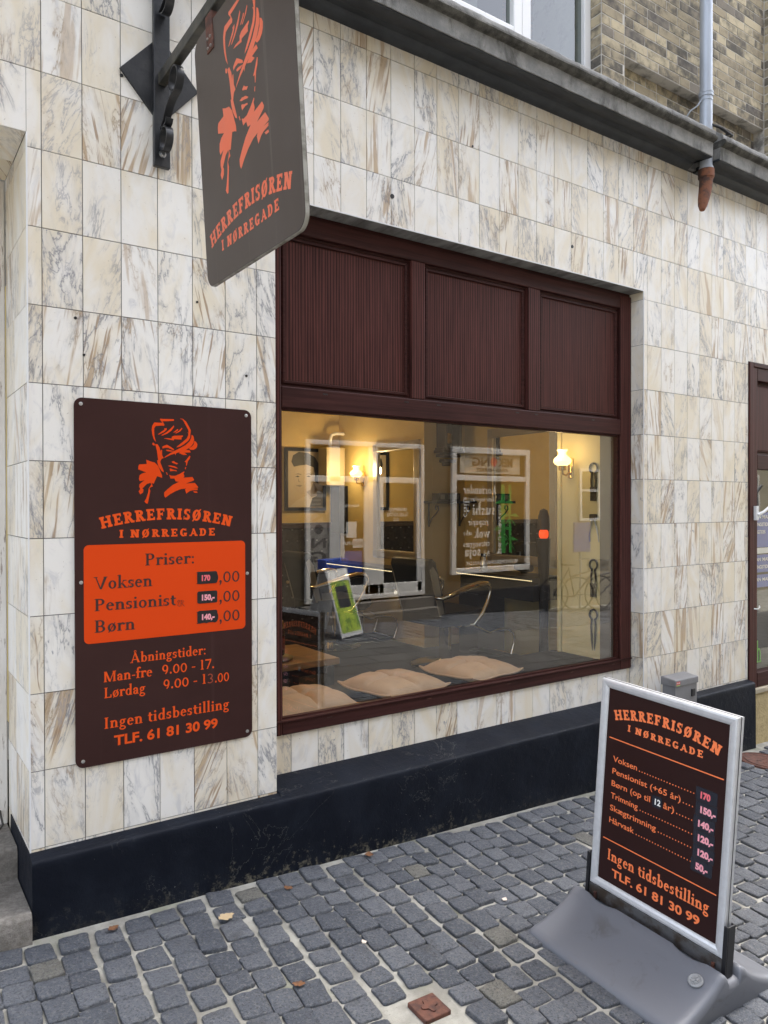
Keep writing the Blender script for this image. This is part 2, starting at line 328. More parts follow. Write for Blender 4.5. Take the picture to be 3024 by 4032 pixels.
def glyph(ch, p):
    w, t, h, s, X, C, A = (p[k] for k in 'wthsXCA'); o = []
    def st(x, y0, y1, b=1, tp=0):
        o.extend(rect(x - w / 2, y0, x + w / 2, y1))
        if b: o.extend(rect(x - w / 2 - s, y0, x + w / 2 + s, y0 + h))
        if tp == 1: o.extend(rect(x - w / 2 - s, y1 - h, x + w / 2 + s, y1))
        if tp == 2: o.extend([[(x - w / 2 - s, y1 - h * 1.5), (x, y1 - h * 1.2), (x, y1), (x - w / 4, y1), (x - w / 2 - s, y1 - h * .6)]])
    def sf(x, y, top=0): o.extend(rect(x - s - .045, y - (h if top else 0), x + s + .045, y + (0 if top else h)))
    def R_(*a): o.extend(ring(*a))
    bw = w * .95
    if ch == ' ': return [], .24
    if ch == 'i': st(.13, 0, X, 1, 2); o += disc(.13, X + .15, .065); return o, .265
    if ch == 'l': st(.13, 0, A, 1, 2); return o, .265
    if ch == 'j': st(.13, -.12, X, 0, 2); R_(.06, -.12, .124, .11, w, t, -150, 0); o += disc(.13, X + .15, .065); return o, .25
    if ch in 'nhm':
        st(.13, 0, A if ch == 'h' else X, 1, 2)
        for k in range(2 if ch == 'm' else 1):
            x = .385 + k * .265; R_(x + w / 2 - .175, X - .17, .175, .18, w, t * 1.2, 0, 150); st(x, 0, X - .16)
        return o, .785 if ch == 'm' else .52
    if ch == 'u': st(.13, .15, X, 0, 2); R_(.075 + .17, .16, .17, .17, w, t * 1.3, 180, 320); st(.385, 0, X, 1, 2); return o, .52
    if ch == 'r': st(.13, 0, X, 1, 2); R_(.29, X - .13, .16, .14, .1, t * 1.3, 70, 170); o += disc(.335, X - .065, .062); return o, .39
    if ch == 'e': R_(.215, X / 2, .19, X / 2 + .01, bw, t, 0, 318); o += rect(.1, X / 2, .40, X / 2 + t); return o, .43
    if ch == 'c': R_(.215, X / 2, .19, X / 2 + .01, bw, t, 55, 315); o += disc(.32, X - .09, .055); return o, .42
    if ch in 'oø':
        R_(.225, X / 2, .20, X / 2 + .01, bw, t, 0, 360)
        if ch == 'ø': o += bar(.07, -.05, .38, X + .05, .055)
        return o, .46
    if ch in 'aåæ':
        R_(.20, X - .15, .165, .16, w, t * 1.2, 0, 150); st(.365 - w / 2, .03, X - .14, 0); o += rect(.365 - w, 0, .365 + .04, .05)
        o += disc(.09, X - .11, .055); R_(.19, .125, .155, .135, bw, t, 60, 360)
        if ch == 'å': o += ring(.21, X + .15, .085, .085, .035, .035)
        if ch == 'æ': R_(.215 + .30, X / 2, .19, X / 2 + .01, bw, t, 0, 318); o += rect(.40, X / 2, .70, X / 2 + t); return o, .73
        return o, .44
    if ch == 's':
        R_(.17, X * .735, .14, X * .28, w * .9, t * 1.4, 30, 250); R_(.18, X * .27, .145, X * .285, w * .9, t * 1.4, -150, 80)
        o += [[(.05, X * .72), (.14, X * .55), (.30, X * .2), (.315, X * .34), (.19, X * .55), (.13, X * .70)]]; o += rect(.27, X - .15, .305, X); o += rect(.03, 0, .065, .15); return o, .36
    if ch == 'k': st(.13, 0, A, 1, 2); o += bar(.17, .17, .37, X, .055); o += bar(.44, 0, .26, .25, .12); sf(.38, X, 1); sf(.45, 0); return o, .53
    if ch == 't': st(.15, .10, X + .13, 0); R_(.26, .13, .165, .14, w, t * 1.2, 180, 290); o += rect(.03, X - t * 1.2, .31, X); return o, .33
    if ch == 'f': st(.14, 0, A - .15); R_(.14 - w / 2 + .16, A - .16, .16, .16, w, t * 1.2, 40, 180); o += disc(.30, A - .07, .055); o += rect(.02, X - t * 1.2, .31, X); return o, .32
    if ch == 'b': st(.13, 0, A, 0, 2); R_(.27, X / 2, .195, X / 2 + .01, bw, t, -180, 180); return o, .50
    if ch == 'd': st(.375, 0, A, 1, 2); R_(.23, X / 2, .195, X / 2 + .01, bw, t, 0, 360); return o, .51
    if ch == 'p': st(.13, -.21, X, 1, 2); R_(.27, X / 2, .195, X / 2 + .01, bw, t, 0, 360); return o, .50
    if ch == 'g':
        R_(.20, X - .145, .155, .15, w * .85, t, 0, 360); R_(.215, -.085, .195, .125, w * .7, t * 1.1, 0, 360)
        o += [[(.07, .13), (.13, .15), (.16, .06), (.30, .045), (.34, -.02), (.14, .0), (.06, .06)]]; o += rect(.28, X - .06, .43, X); return o, .45
    if ch in 'vwy':
        o += bar(.27, 0, .10, X, w); o += bar(.25, 0, .40, X, t); sf(.10, X, 1); sf(.40, X, 1)
        if ch == 'w': o += bar(.57, 0, .40, X, w); o += bar(.55, 0, .70, X, t); sf(.70, X, 1); return o, .80
        return o, .50
    if ch in 'HN':
        st(.17, 0, C, 1, 1); st(.57, 0, C, 1 if ch == 'H' else 0, 1)
        o += rect(.17, C / 2 - t / 2, .57, C / 2 + t / 2) if ch == 'H' else bar(.57 - w * .1, 0, .17 + w * .1, C, w * 1.25)
        return o, .74
    if ch in 'EFL':
        st(.17, 0, C, 1, 1); o += rect(.17, 0, .50, t) if ch != 'F' else []
        o += rect(.17, C - t, .50, C) + rect(.46 - t * .2, C - .20, .50 + t * .2, C) + rect(.17, C / 2 - t / 2, .40, C / 2 + t / 2) + rect(.37, C / 2 - .11, .42, C / 2 + .11) if ch != 'L' else []
        o += rect(.47 - t * .2, 0, .52 + t * .2, .20) if ch != 'F' else []
        return o, .58
    if ch == 'I': st(.17, 0, C, 1, 1); return o, .34
    if ch in 'PRB':
        st(.17, 0, C, 1, 1); R_(.30, C - .18, .22, .18, w, t, -90, 90, 16); o += rect(.17, C - t, .31, C) + rect(.17, C - .36, .31, C - .36 + t)
        if ch == 'R': o += bar(.53, 0, .31, C - .33, w * 1.15); o += rect(.44, 0, .64, h)
        if ch == 'B': R_(.30, .18, .25, .18, w, t, -90, 90, 16); o += rect(.17, 0, .31, t)
        return o, .64 if ch != 'P' else .57
    if ch == 'D': st(.17, 0, C, 1, 1); R_(.29, C / 2, .30, C / 2, w, t, -90, 90, 18); o += rect(.17, C - t, .30, C) + rect(.17, 0, .30, t); return o, .67
    if ch in 'OØ':
        R_(.33, C / 2, .28, C / 2 + .01, w * 1.05, t, 0, 360)
        if ch == 'Ø': o += bar(.10, -.06, .56, C + .06, w * .55)
        return o, .68
    if ch == 'G': R_(.33, C / 2, .28, C / 2 + .01, w * 1.05, t, 45, 315); st(.50, .02, C * .46, 0); o += rect(.36, C * .46 - h, .63, C * .46) + rect(.50, C - .22, .56, C); return o, .68
    if ch == 'S':
        R_(.25, C * .735, .20, C * .27, w, t, 25, 255); R_(.26, C * .27, .21, C * .275, w, t, -155, 75)
        o += [[(.06, C * .70), (.19, C * .56), (.455, C * .18), (.47, C * .33), (.30, C * .56), (.16, C * .68)]]
        o += rect(.40, C - .24, .455, C) + rect(.05, 0, .10, .24); return o, .52
    if ch in 'AÅV':
        f = (lambda y: y) if ch != 'V' else (lambda y: C - y)
        o += [[(.31, f(C)), (.42, f(C)), (.68, f(0)), (.68 - w * 1.15, f(0))], [(.31 + t * .2, f(C)), (.36 + t * .5, f(C)), (.09 + t, f(0)), (.09, f(0))]]
        o += [[(.36 - .07, f(C - h)), (.36 + .07, f(C - h)), (.36 + .07, f(C)), (.36 - .07, f(C))]] if t > .08 else []
        if ch != 'V': o += rect(.2, .19, .53, .19 + t * .9); sf(.12, 0); sf(.61, 0)
        else: sf(.12, C, 1); sf(.60, C, 1)
        if ch == 'Å': o += ring(.365, C + .10, .085, .085, .035, .035)
        return o, .72
    if ch == 'M': st(.15, 0, C, 1, 0); st(.73, 0, C, 1, 1); o += bar(.44, 0, .17, C, w) + bar(.44, 0, .70, C, t) + rect(.06, C - h, .20, C); return o, .88
    if ch == 'T': st(.3, 0, C, 1, 0); o += rect(.04, C - t, .56, C) + rect(.04, C - .2, .09, C) + rect(.51, C - .2, .56, C); return o, .6
    if ch == '0': R_(.235, .25, .20, .26, bw, t, 0, 360); return o, .47
    if ch == '1': st(.17, 0, .56, 1, 2); return o, .34
    if ch == '7': o += rect(.04, .48, .42, .56) + bar(.16, 0, .39, .50, w * .9); return o, .44
    if ch == '3': R_(.18, .40, .17, .15, bw, t, -90, 150); R_(.18, .14, .19, .15, bw, t, -150, 90); return o, .42
    if ch == '9': R_(.21, .35, .18, .19, bw, t, 0, 360); R_(.17, .33, .22, .34, bw, t, -75, 5); return o, .44
    if ch == '.': return disc(.11, .055, .06), .22
    if ch == ',': return disc(.11, .055, .06) + [[(.10, .02), (.17, .05), (.15, -.06), (.08, -.13), (.06, -.11)]], .22
    if ch == ':': return disc(.11, .055, .06) + disc(.11, X - .07, .06), .23
    if ch == '-': return rect(.04, .18, .26, .24), .30
    return [], .3
def layout(txt, p, track=0.0):
    x = 0; out = []
    for ch in txt:
        g, a = glyph(ch, p); out.append((x, a, g)); x += a + track
    return out, x - track
def text_serif(txt, x0, x1, y, cap, p=SERIF, track=0.0):
    """fill from x0 to x1 on baseline y, cap = capital height"""
    L, W = layout(txt, p, track); k = cap / p['C']; kx = (x1 - x0) / W
    return [[(x0 + (a + q[0]) * kx, y + q[1] * k) for q in pl] for a, _, g in L for pl in g]
def text_arc(txt, x0, x1, ybase_end, sag, cap, p=SLAB, track=0.05):
    L, W = layout(txt, p, track); c = x1 - x0; Rr = c * c / (8 * sag) + sag / 2; cx = (x0 + x1) / 2; cy = ybase_end + sag - Rr
    half = math.asin(c / 2 / Rr); arc = 2 * half * Rr; kx = arc / W; k = cap / p['C']; out = []
    for a, adv, g in L:
        th = -half + (a + adv / 2) * kx / Rr; ct, s_ = math.cos(th), math.sin(th)
        for pl in g:
            out.append([(cx + (Rr + qy * k) * s_ + (qx - adv / 2) * kx * ct, cy + (Rr + qy * k) * ct - (qx - adv / 2) * kx * s_) for qx, qy in pl])
    return out
_tc = {}
def _font(txt, bold):
    if (txt, bold) in _tc: return _tc[(txt, bold)]
    c = bpy.data.curves.new('t', 'FONT'); c.body = txt; c.size = 1.0; c.offset = bold; c.resolution_u = 4
    o = bpy.data.objects.new('t', c); COL.objects.link(o); dg = bpy.context.evaluated_depsgraph_get()
    me = bpy.data.meshes.new_from_object(o.evaluated_get(dg)); vs = [(v.co.x, v.co.y) for v in me.vertices]; fs = [tuple(f.vertices) for f in me.polygons]
    bpy.data.objects.remove(o); bpy.data.curves.remove(c); bpy.data.meshes.remove(me)
    _tc[(txt, bold)] = (vs, fs); return vs, fs
def text_sans(mb, txt, x0, x1, y, cap, z=0.0004, bold=0.02, mir=False):
    vs, fs = _font(txt, bold); H = max(q[1] for q in _font('H', bold)[0]) - min(q[1] for q in _font('H', bold)[0])
    a, b = min(q[0] for q in vs), max(q[0] for q in vs); k = cap / H; kx = (x1 - x0) / (b - a)
    mb.add([(x0 + (q[0] - a) * kx, y + q[1] * k, z) for q in vs], fs)
EMB = [[tuple(int(n) / 10 for n in q.split(',')) for q in l.split(';')] for l in '''3246,13105;3154,13227;3088,13435;3071,13619;3082,13752;3125,13847;3183,13929;3290,13928;3503,13931;3525,13948;3424,14050;3429,14099;3531,14097;4005,14114;4024,14089;4013,14048;3746,14015;3522,14001;3611,13863;3591,13808;3476,13812;3236,13782;3177,13678;3168,13545;3181,13361;3220,13204
4279,14146;4321,14164;4404,14154;4542,14054;4639,13897;4756,13687;4744,13605;4730,13522;4721,13359;4636,13232;4455,13075;4261,12958;4123,12920;4151,12967;4372,13152;4567,13324;4632,13449;4646,13518;4610,13597;4666,13568;4638,13707;4541,13865;4445,14048;4376,14130
4792,13498;4862,13448;4898,13313;4874,13148;4761,12994;4565,12849;4343,12759;4067,12662;3848,12587;3591,12457;3632,12518;3849,12667;4068,12789;4316,12920;4538,13052;4706,13222;4769,13361
3512,12926;3580,12969;3715,13020;3877,12928;3999,12853;4026,12787;3904,12830;3768,12891;3633,12886;3525,12852
3665,12804;3768,12809;3958,12771;4018,12754;3876,12733;3700,12752
4343,12767;4454,12826;4691,12836;4752,12735;4592,12723;4467,12710;4586,12625;4411,12613;4210,12687
4045,12675;4108,12683;4072,12579
4903,13245;4988,13195;5044,13102;5029,12992;4972,12907;4859,12848;4733,12848;4649,12921;4789,12981;4888,13095
3327,13435;3488,13563;3610,13649;3596,13697;3704,13721;3704,13655;3609,13556;3475,13482;3367,13429
3461,13402;3690,13547;3881,13718;4004,13851;4023,13793;3907,13626;3717,13482;3528,13397
3967,13549;4126,13665;4154,13707;4203,13696;4181,13641;4057,13562
4057,13527;4208,13616;4361,13773;4380,13733;4291,13620;4112,13516
3568,13274;3689,13299;3914,13286;3928,13373;4016,13415;4401,13445;4414,13403;4345,13367;4339,13264;4179,13267;4015,13270;4009,13210;3878,13231;3689,13259
3095,13066;3140,13081;3198,13018;3179,12951;3100,12987
3206,13018;3312,13023;3405,12868;3428,12710;3450,12790;3504,12792;3503,12579;3572,12449;3483,12419;3443,12338;3421,12284;3469,12153;3562,11916;3570,11849;3481,11900;3361,12070;3309,12228;3288,12346;3336,12348;3310,12546;3284,12757;3245,12914
3902,12300;3997,12343;4065,12291;4197,12242;4120,12199;4038,12237;3929,12268
3743,12134;3874,12151;3955,12127;4024,12121;4092,12090;4196,12026;4119,12029;3982,12066;3846,12089
3813,12016;3873,12017;3955,11979;4119,11943;4141,11903;4009,11922;3846,11901
4690,12588;4726,12571;4703,12461;4619,12350;4562,12158;4534,12163;4540,12306;4465,12318;4549,12402
4506,12097;4540,12090;4520,12000;4484,12015
3804,11748;3899,11710;4063,11713;4256,11798;4450,11911;4464,11871;4422,11829;4463,11708;4421,11640;4812,11680;4890,11567;4868,11526;4531,11393;4924,11426;5079,11242;5050,11215;4838,11196;5050,11187;5036,11119;4810,11103;4683,11061;4543,10959;4488,11126;4530,11181;4308,11151;4060,11055;3841,10932;3638,10784;3584,10850;3579,10997;3734,11145;3952,11322;4227,11461;4076,11477;4021,11605;3858,11588
4852,11062;5021,11056;5049,10996;4908,11000
2834,12357;2991,12297;3189,12250;3335,12109;3414,11912;3494,11728;3499,11608;3413,11646;3280,11683;3145,11363;3053,11388;3105,11243;3013,11216;2960,11162;2999,11057;2891,10530;2826,10530;2753,10621;2827,10740;2906,10977;2933,11162;3039,11322;3013,11401;2855,11345;2724,11212;2672,11159;2718,11107;2697,10989;2579,10909;2515,11039;2580,11132;2542,11236;2555,11328;2751,11501;2569,11459;2530,11550;2557,11707;2674,11788;2831,11831;2506,11941;2507,12072;2546,12152;2859,12182
3661,11843;3696,11852;3742,11752;3709,11746'''.split('\n')]
def emblem(sx, sy, ox, oy):
    """portrait strokes: wall-sign millimetres scaled by (sx, sy) about (283,1053), moved to (ox, oy) metres"""
    return [[(ox + (a - 283) * sx / 1000, oy + (b - 1053) * sy / 1000) for a, b in p] for p in EMB]
# ------------------------------------------------------------------ ground
LAMP = 3.2
def zg(x, y):
    xx = max(-6.0, min(14.0, x))
    return .003 - .0406 * xx + (.05 * y if y > -3.0 else -.15 - .04 * (y + 3.0))
def ground_sheet(name, mat, x0, x1, ys, dz, kind='structure', nx=24):
    m = MB(); nx_ = nx
    vs = [(x0 + (x1 - x0) * i / nx_, y, zg(x0 + (x1 - x0) * i / nx_, y) + dz) for y in ys for i in range(nx_ + 1)]
    m.add(vs, [(j * (nx_ + 1) + i, j * (nx_ + 1) + i + 1, (j + 1) * (nx_ + 1) + i + 1, (j + 1) * (nx_ + 1) + i) for j in range(len(ys) - 1) for i in range(nx_)])
    return tag(m.build(name, mat), kind=kind)
ground_sheet('ground', X['mortar'], -60, 60, [0.6, 0, -1, -2, -3, -4, -5.4, -7, -9], -.0035, nx=120)
def setts(name, x0, x1, y0, y1, seed, skew=.05, pitch=.113):
    rg = random.Random(seed); m = MB(); m.a['rnd'] = []; N = 19
    nc = int((x1 - x0) / pitch) + 1
    for c in range(nc):
        xc = x0 + c * pitch; y = y0 - rg.random() * .06
        while y > y1:
            L = rg.choice((.098, .105, .112, .118, .126, .136)) * (1 + rg.uniform(-.05, .05)); yc = y - L / 2
            wob = .012 * math.sin(yc * 2.3 + c * .35) + .010 * math.sin(yc * 5.1 + c * 1.3)
            cx = xc + skew * (yc) + wob + rg.uniform(-.004, .004); cy = yc
            hw = pitch / 2 - .0040 - abs(rg.gauss(0, .0022)); hl = L / 2 - .0046 - abs(rg.gauss(0, .0026)); y -= L
            if covered(cx, cy): continue
            th = rg.gauss(-.045, .045); ct, s_ = math.cos(th), math.sin(th); pw = rg.uniform(11, 24); kx = rg.uniform(-.07, .07); ky = rg.uniform(-.06, .06)
            out = []
            for k in range(N * 2):
                a = 2 * math.pi * (k + .5) / (N * 2); ca, sa = math.cos(a), math.sin(a)
                r_ = (abs(ca) ** pw + abs(sa) ** pw) ** (-1 / pw); j = 1 + rg.uniform(-.022, .016) + .05 * noise.noise(Vector((cx * 40 + ca * 1.6, cy * 40 + sa * 1.6, c)))
                px, py = ca * r_ * hw * j, sa * r_ * hl * j; px *= 1 + ky * py / hl; py *= 1 + kx * px / hw
                out.append((px, py))
            h = .0088 + rg.gauss(0, .0024); tx, ty = rg.gauss(0, .022), rg.gauss(0, .022); vs = []
            dome = rg.uniform(-.0005, .0035)
            for s, zz in ((1.0, -.02), (.998, h - .006), (.985, h - .0018), (.945, h), (.55, h + dome * .75)):
                for px, py in out:
                    q = (cx + (px * ct - py * s_) * s, cy + (px * s_ + py * ct) * s)
                    vs.append((q[0], q[1], zg(*q) + zz + tx * px * s + ty * py * s + (rg.uniform(-.0012, .0012) if zz > 0 else 0)))
            vs.append((cx, cy, zg(cx, cy) + h + dome)); n = N * 2
            fs = [(r * n + k, r * n + (k + 1) % n, (r + 1) * n + (k + 1) % n, (r + 1) * n + k) for r in range(4) for k in range(n)] + [(4 * n + k, 4 * n + (k + 1) % n, 5 * n) for k in range(n)]
            m.add(vs, fs); q = (rg.random(), rg.random(), rg.random()); m.a['rnd'] += [q] * len(vs)
    return tag(m.build(name, X['sett'], smooth=True, angle=75), kind='structure')
def covered(x, y):
    if x < -.075 and y > -.13: return True
    if y > -.085: return True
    if (x - 4.72) ** 2 + (y + .28) ** 2 < .185 ** 2: return True
    return abs(x - 1.018) < .098 and abs(y + 1.115) < .098
setts('cobblestone_pavement', -1.6, 8.4, -.075, -3.05, 3)
# slab walkway and far sett strip (seen in the window's reflection)
def slabs(name, x0, x1, y0, y1, L, W):
    m = MB(); m.a['rnd'] = []; rg = random.Random(5); j = 0; y = y0
    while y - W >= y1 - .001:
        x = x0 - (j % 2) * L / 2
        while x < x1:
            g = .010; zz = [(x + g, y - W + g), (x + L - g, y - W + g), (x + L - g, y - g), (x + g, y - g)]
            vs = [(a, b, zg(a, b) + .004) for a, b in zz] + [(a, b, zg(a, b) - .006) for a, b in zz]
            m.add(vs, [(0, 1, 2, 3), (0, 4, 5, 1), (1, 5, 6, 2), (2, 6, 7, 3), (3, 7, 4, 0)]); q = (rg.random(), rg.random(), rg.random()); m.a['rnd'] += [q] * 8; x += L
        y -= W; j += 1
    return tag(m.build(name, X['slab']), kind='structure')
ground_sheet('walkway_bed', M('dark_joint_sand', (.05, .048, .044), .95), -5, 16, [-3.075, -4, -5.31], .0015, nx=60)
slabs('paved_walkway', -5, 16, -3.07, -5.3, .62, .37)
def covered(x, y): return False
setts('far_cobblestone_strip', 3.0, 15.0, -5.32, -6.85, 9, 0, .15)

# ------------------------------------------------------------------ tile and brick fields
def field(m, o, u, v, n, a0, a1, b0, b1, key, sh=(1, 1, 1, 1), gap=.0017, depth=.004, tilt=.0012, veins=True):
    """one tile a0..a1 x b0..b1 on the plane (o,u,v), outward normal n; sh = shrink left,right,bottom,top"""
    rg = random.Random(hash(key) & 0xffffffff)
    o, u, v, n = Vector(o), Vector(u), Vector(v), Vector(n)
    A0, A1, B0, B1 = a0 + gap * sh[0], a1 - gap * sh[1], b0 + gap * sh[2], b1 - gap * sh[3]
    if A1 - A0 < .002 or B1 - B0 < .002: return
    tx, ty, tz = rg.gauss(0, tilt), rg.gauss(0, tilt), rg.gauss(0, .0003)
    P = [(A0, B0), (A1, B0), (A1, B1), (A0, B1)]; ca, cb = key[1] * .15, key[2] * .3; ma, mb_ = (a0 + a1) / 2, (b0 + b1) / 2
    fr = [o + u * a + v * b + n * (tx * (a - ma) + ty * (b - mb_) + tz) for a, b in P]; bk = [p - n * depth for p in fr]
    th = rg.gauss(.06, .22); ct, st = math.cos(th), math.sin(th); of = (rg.random() * 40, rg.random() * 40, rg.random() * 40)
    if veins and rg.random() < .35: th = -th; st = -st
    co = [((a - ca) * ct - (b - cb) * st + of[0], (a - ca) * st + (b - cb) * ct + of[1], of[2]) for a, b in P]
    m.add(fr + bk, [(0, 1, 2, 3), (0, 4, 5, 1), (1, 5, 6, 2), (2, 6, 7, 3), (3, 7, 4, 0)])
    q = (rg.random(), rg.random(), rg.random()); m.a['rnd'] += [q] * 8; m.a['tco'] += co + co
def newfield():
    m = MB(); m.a = {'rnd': [], 'tco': []}; m.keep = 1; return m
Z0 = 3.012; PL, WL, WR, PR = -.054, .996, 3.708, 4.985; ZT = 3.066; ZC = 3.988
bld = thing('shop_building', 'marble tiled barber shop building with black plinth and yellow brick upper floor', 'building', (2, 0, 0))
W0 = Matrix.Translation((-2, 0, 0))
def wpart(o): o.matrix_parent_inverse = W0; return o
def zlow(x):
    if x < PL: return ZT
    if x < WL: return .288
    if x < WR: return ZT
    if x < PR: return .292
    return 2.737
m = newfield()
bps = sorted(set([round(i * .15, 4) for i in range(-24, 60)] + [PL, WL, WR, PR]))
for xa, xb in zip(bps, bps[1:]):
    zl = zlow((xa + xb) / 2); gx = math.floor((xa + xb) / 2 / .15)
    for r in range(-4, 11):
        b1, b0 = Z0 - .3 * r, Z0 - .3 * (r + 1); c0, c1 = max(b0, zl), min(b1, ZC)
        if c1 - c0 < .004: continue
        def edge(x): # is this a true joint/edge at this height?
            if abs(x / .15 - round(x / .15)) < 1e-3: return 1
            return 1 if c0 < ZT - .01 else 0
        pieces = [(c0, c1)]
        if c0 < ZT - .001 < c1 - .001 and zl < ZT: pieces = [(c0, c1)]
        for p0, p1 in pieces:
            field(m, (0, 0, 0), (1, 0, 0), (0, 0, 1), (0, -1, 0), xa, xb, p0, p1, (7, gx, int(round((b0 - .012) / .3)), 1), (edge(xa), edge(xb), 1, 1))
def rows(o, u, n, a0, a1, z0, z1, key, col=.15, off=0.0):
    k0 = math.floor((a0 - off) / col)
    while off + k0 * col < a1:
        xa, xb = max(a0, off + k0 * col), min(a1, off + (k0 + 1) * col)
        for r in range(-4, 11):
            b1, b0 = Z0 - .3 * r, Z0 - .3 * (r + 1); c0, c1 = max(b0, z0), min(b1, z1)
            if c1 - c0 > .004 and xb - xa > .004: field(m, o, u, (0, 0, 1), n, xa, xb, c0, c1, (key, k0, r, 3))
        k0 += 1
rows((WR, 0, 0), (0, 1, 0), (-1, 0, 0), .004, .112, .34, ZT, 11, .3)                     # right window reveal
rows((WL, 0, 0), (0, 1, 0), (1, 0, 0), .004, .112, .34, ZT, 12, .3)
rows((PL, 0, 0), (0, 1, 0), (-1, 0, 0), .004, .52, .2, ZT, 13, .30, .004)                 # entrance return
rows((0, .11, 0), (1, 0, 0), (0, -1, 0), WL + .002, WR - .002, .335, .535, 14, .15, 1.127)  # below the window
m2 = newfield()
for k in range(7, 26):
    xa, xb = max(WL, k * .15), min(WR, (k + 1) * .15)
    if xb - xa > .01: field(m2, (0, 0, ZT), (1, 0, 0), (0, 1, 0), (0, 0, -1), xa, xb, .004, .112, (15, k, 0, 2))
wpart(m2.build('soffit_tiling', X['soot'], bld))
wpart(box('edge_trim', X['white'], bld, WL, WR + .001, -.0022, .003, ZT - .0005, ZT + .005)); wpart(box('edge_trim', X['white'], bld, WR - .0006, WR + .0045, -.0022, .003, .30, ZT - .0006)); wpart(box('edge_trim', X['white'], bld, PL - .0008, PL + .0045, -.0022, .003, .29, ZT))
for k in range(-12, 0):
    for j in range(2):
        field(m, (0, 0, ZT), (1, 0, 0), (0, 1, 0), (0, 0, -1), k * .15 - .054, (k + 1) * .15 - .054, .004 + j * .3, min(.304 + j * .3, .52), (16, k, j, 2))
tw = wpart(m.build('marble_tiling', X['marble'], bld)); tw.data.polygons.foreach_set('use_smooth', [False] * len(tw.data.polygons))
m = MB()
for b in ((PL + .004, WL - .004, .004, .52, .15, ZT + .004), (WR + .004, PR, .004, .365, .15, ZT + .004), (-3.6, 8.9, .004, .32, ZT + .0045, 4.3), (WL - .004, WR + .004, .114, .32, .15, .535), (PR, 8.9, .004, .5, 2.737, ZT + .004)): m.box(*b)
wpart(m.build('wall_core', X['grout'], bld))
# ------------------------------------------------------------------ plinth
def plinth():
    m = MB(); secs = []; rg = random.Random(2)
    def sec(x, bay, inset=0.0):
        yb, zt = (.112, .345) if bay else (-.0015, .303)
        prof = [(.45, -.6), (.45, zt), (yb, zt), (yb - .02, zt - .004)]
        for k in range(1, 5): t = k / 5; prof.append((yb - .02 + (-.055 - yb + .02) * t, zt - .004 + (.293 - zt + .004) * t))
        prof += [(-.055, .2925), (-.0635, .288), (-.067, .279), (-.068, .262)]
        for k in range(1, 7): prof.append((-.068 - .003 * k / 6, .262 - .062 * k))
        prof += [(-.074, -.6)]
        out = []
        for i, (y, z) in enumerate(prof):
            d = noise.noise(Vector((x * 2.2, y * 6, z * 3))) * .005 + noise.noise(Vector((x * 9, y * 9 + 4, z * 9))) * .002
            out.append((x + inset, y - (d if 3 < i < len(prof) - 1 else 0), z + (d * .7 if 3 < i < len(prof) - 1 else 0)))
        return out
    xs = [-.058 + .04 * i for i in range(27)]; xs = [x for x in xs if x < WL - .01]
    for x in xs + [WL + .004]: secs.append(sec(x, 0))
    x = WL + .005
    while x < WR - .006: secs.append(sec(x, 1)); x += .04
    secs.append(sec(WR - .005, 1)); x = WR - .004
    while x < 4.97: secs.append(sec(x, 0)); x += .04
    secs.append(sec(4.977, 0))
    m.loft(secs); return wpart(m.build('plinth', X['plinth'], bld, smooth=True, angle=50))
plinth()
# ------------------------------------------------------------------ cornice (dark moulding below, stone ledge above), notched for the drainpipe
low = [(.02, 3.984), (-.012, 3.986), (-.045, 4.0), (-.056, 4.010), (-.060, 4.022), (-.066, 4.028), (-.078, 4.028), (-.088, 4.022), (-.11, 4.016), (-.15, 4.007), (-.185, 4.003), (-.197, 4.0035), (-.197, 4.02), (.02, 4.02)]
fascia = [(.02, 4.021), (-.196, 4.021), (-.2, 4.0075), (-.2035, 4.010), (-.205, 4.088), (-.209, 4.0935), (.02, 4.0935)]
roll = [(.02, 4.094), (-.207, 4.094), (-.212, 4.100), (-.224, 4.102), (-.237, 4.110), (-.244, 4.122), (-.241, 4.134), (-.231, 4.1405), (.02, 4.1405)]
lip = [(.02, 4.141), (-.222, 4.141), (-.224, 4.146), (-.222, 4.170), (-.214, 4.180), (-.10, 4.262), (.02, 4.33)]
def cornice(prof, name, mat, amp, nm):
    grp = []
    for xa, xb in ((-3.6, 4.183), (4.270, 8.9)):
        m = MB(); k = int((xb - xa) / .035); secs = []
        for i in range(k + 1):
            x = xa + (xb - xa) * i / k
            secs.append([(x, y + (noise.noise(Vector((x * 7, y * 20, z * 20))) * amp + noise.noise(Vector((x * 30, y * 30, z * 30))) * amp * .6 if y < -.01 else 0), z + (noise.noise(Vector((x * 7 + 9, y * 20, z * 20))) * amp if y < -.01 else 0)) for y, z in prof])
        m.loft(secs); wpart(m.build(name, mat, bld, smooth=True, angle=38))
cornice(low, 'cornice_moulding', X['dark'], .0016, 0); cornice(fascia, 'stone_fascia', X['stone'], .0030, 1); cornice(roll, 'stone_roll', X['ledge'], .0035, 1); cornice(lip, 'stone_ledge', X['stone'], .0040, 1)
wpart(box('cornice_notch', X['stone'], bld, 4.175, 4.278, -.02, .02, 4.0, 4.33))
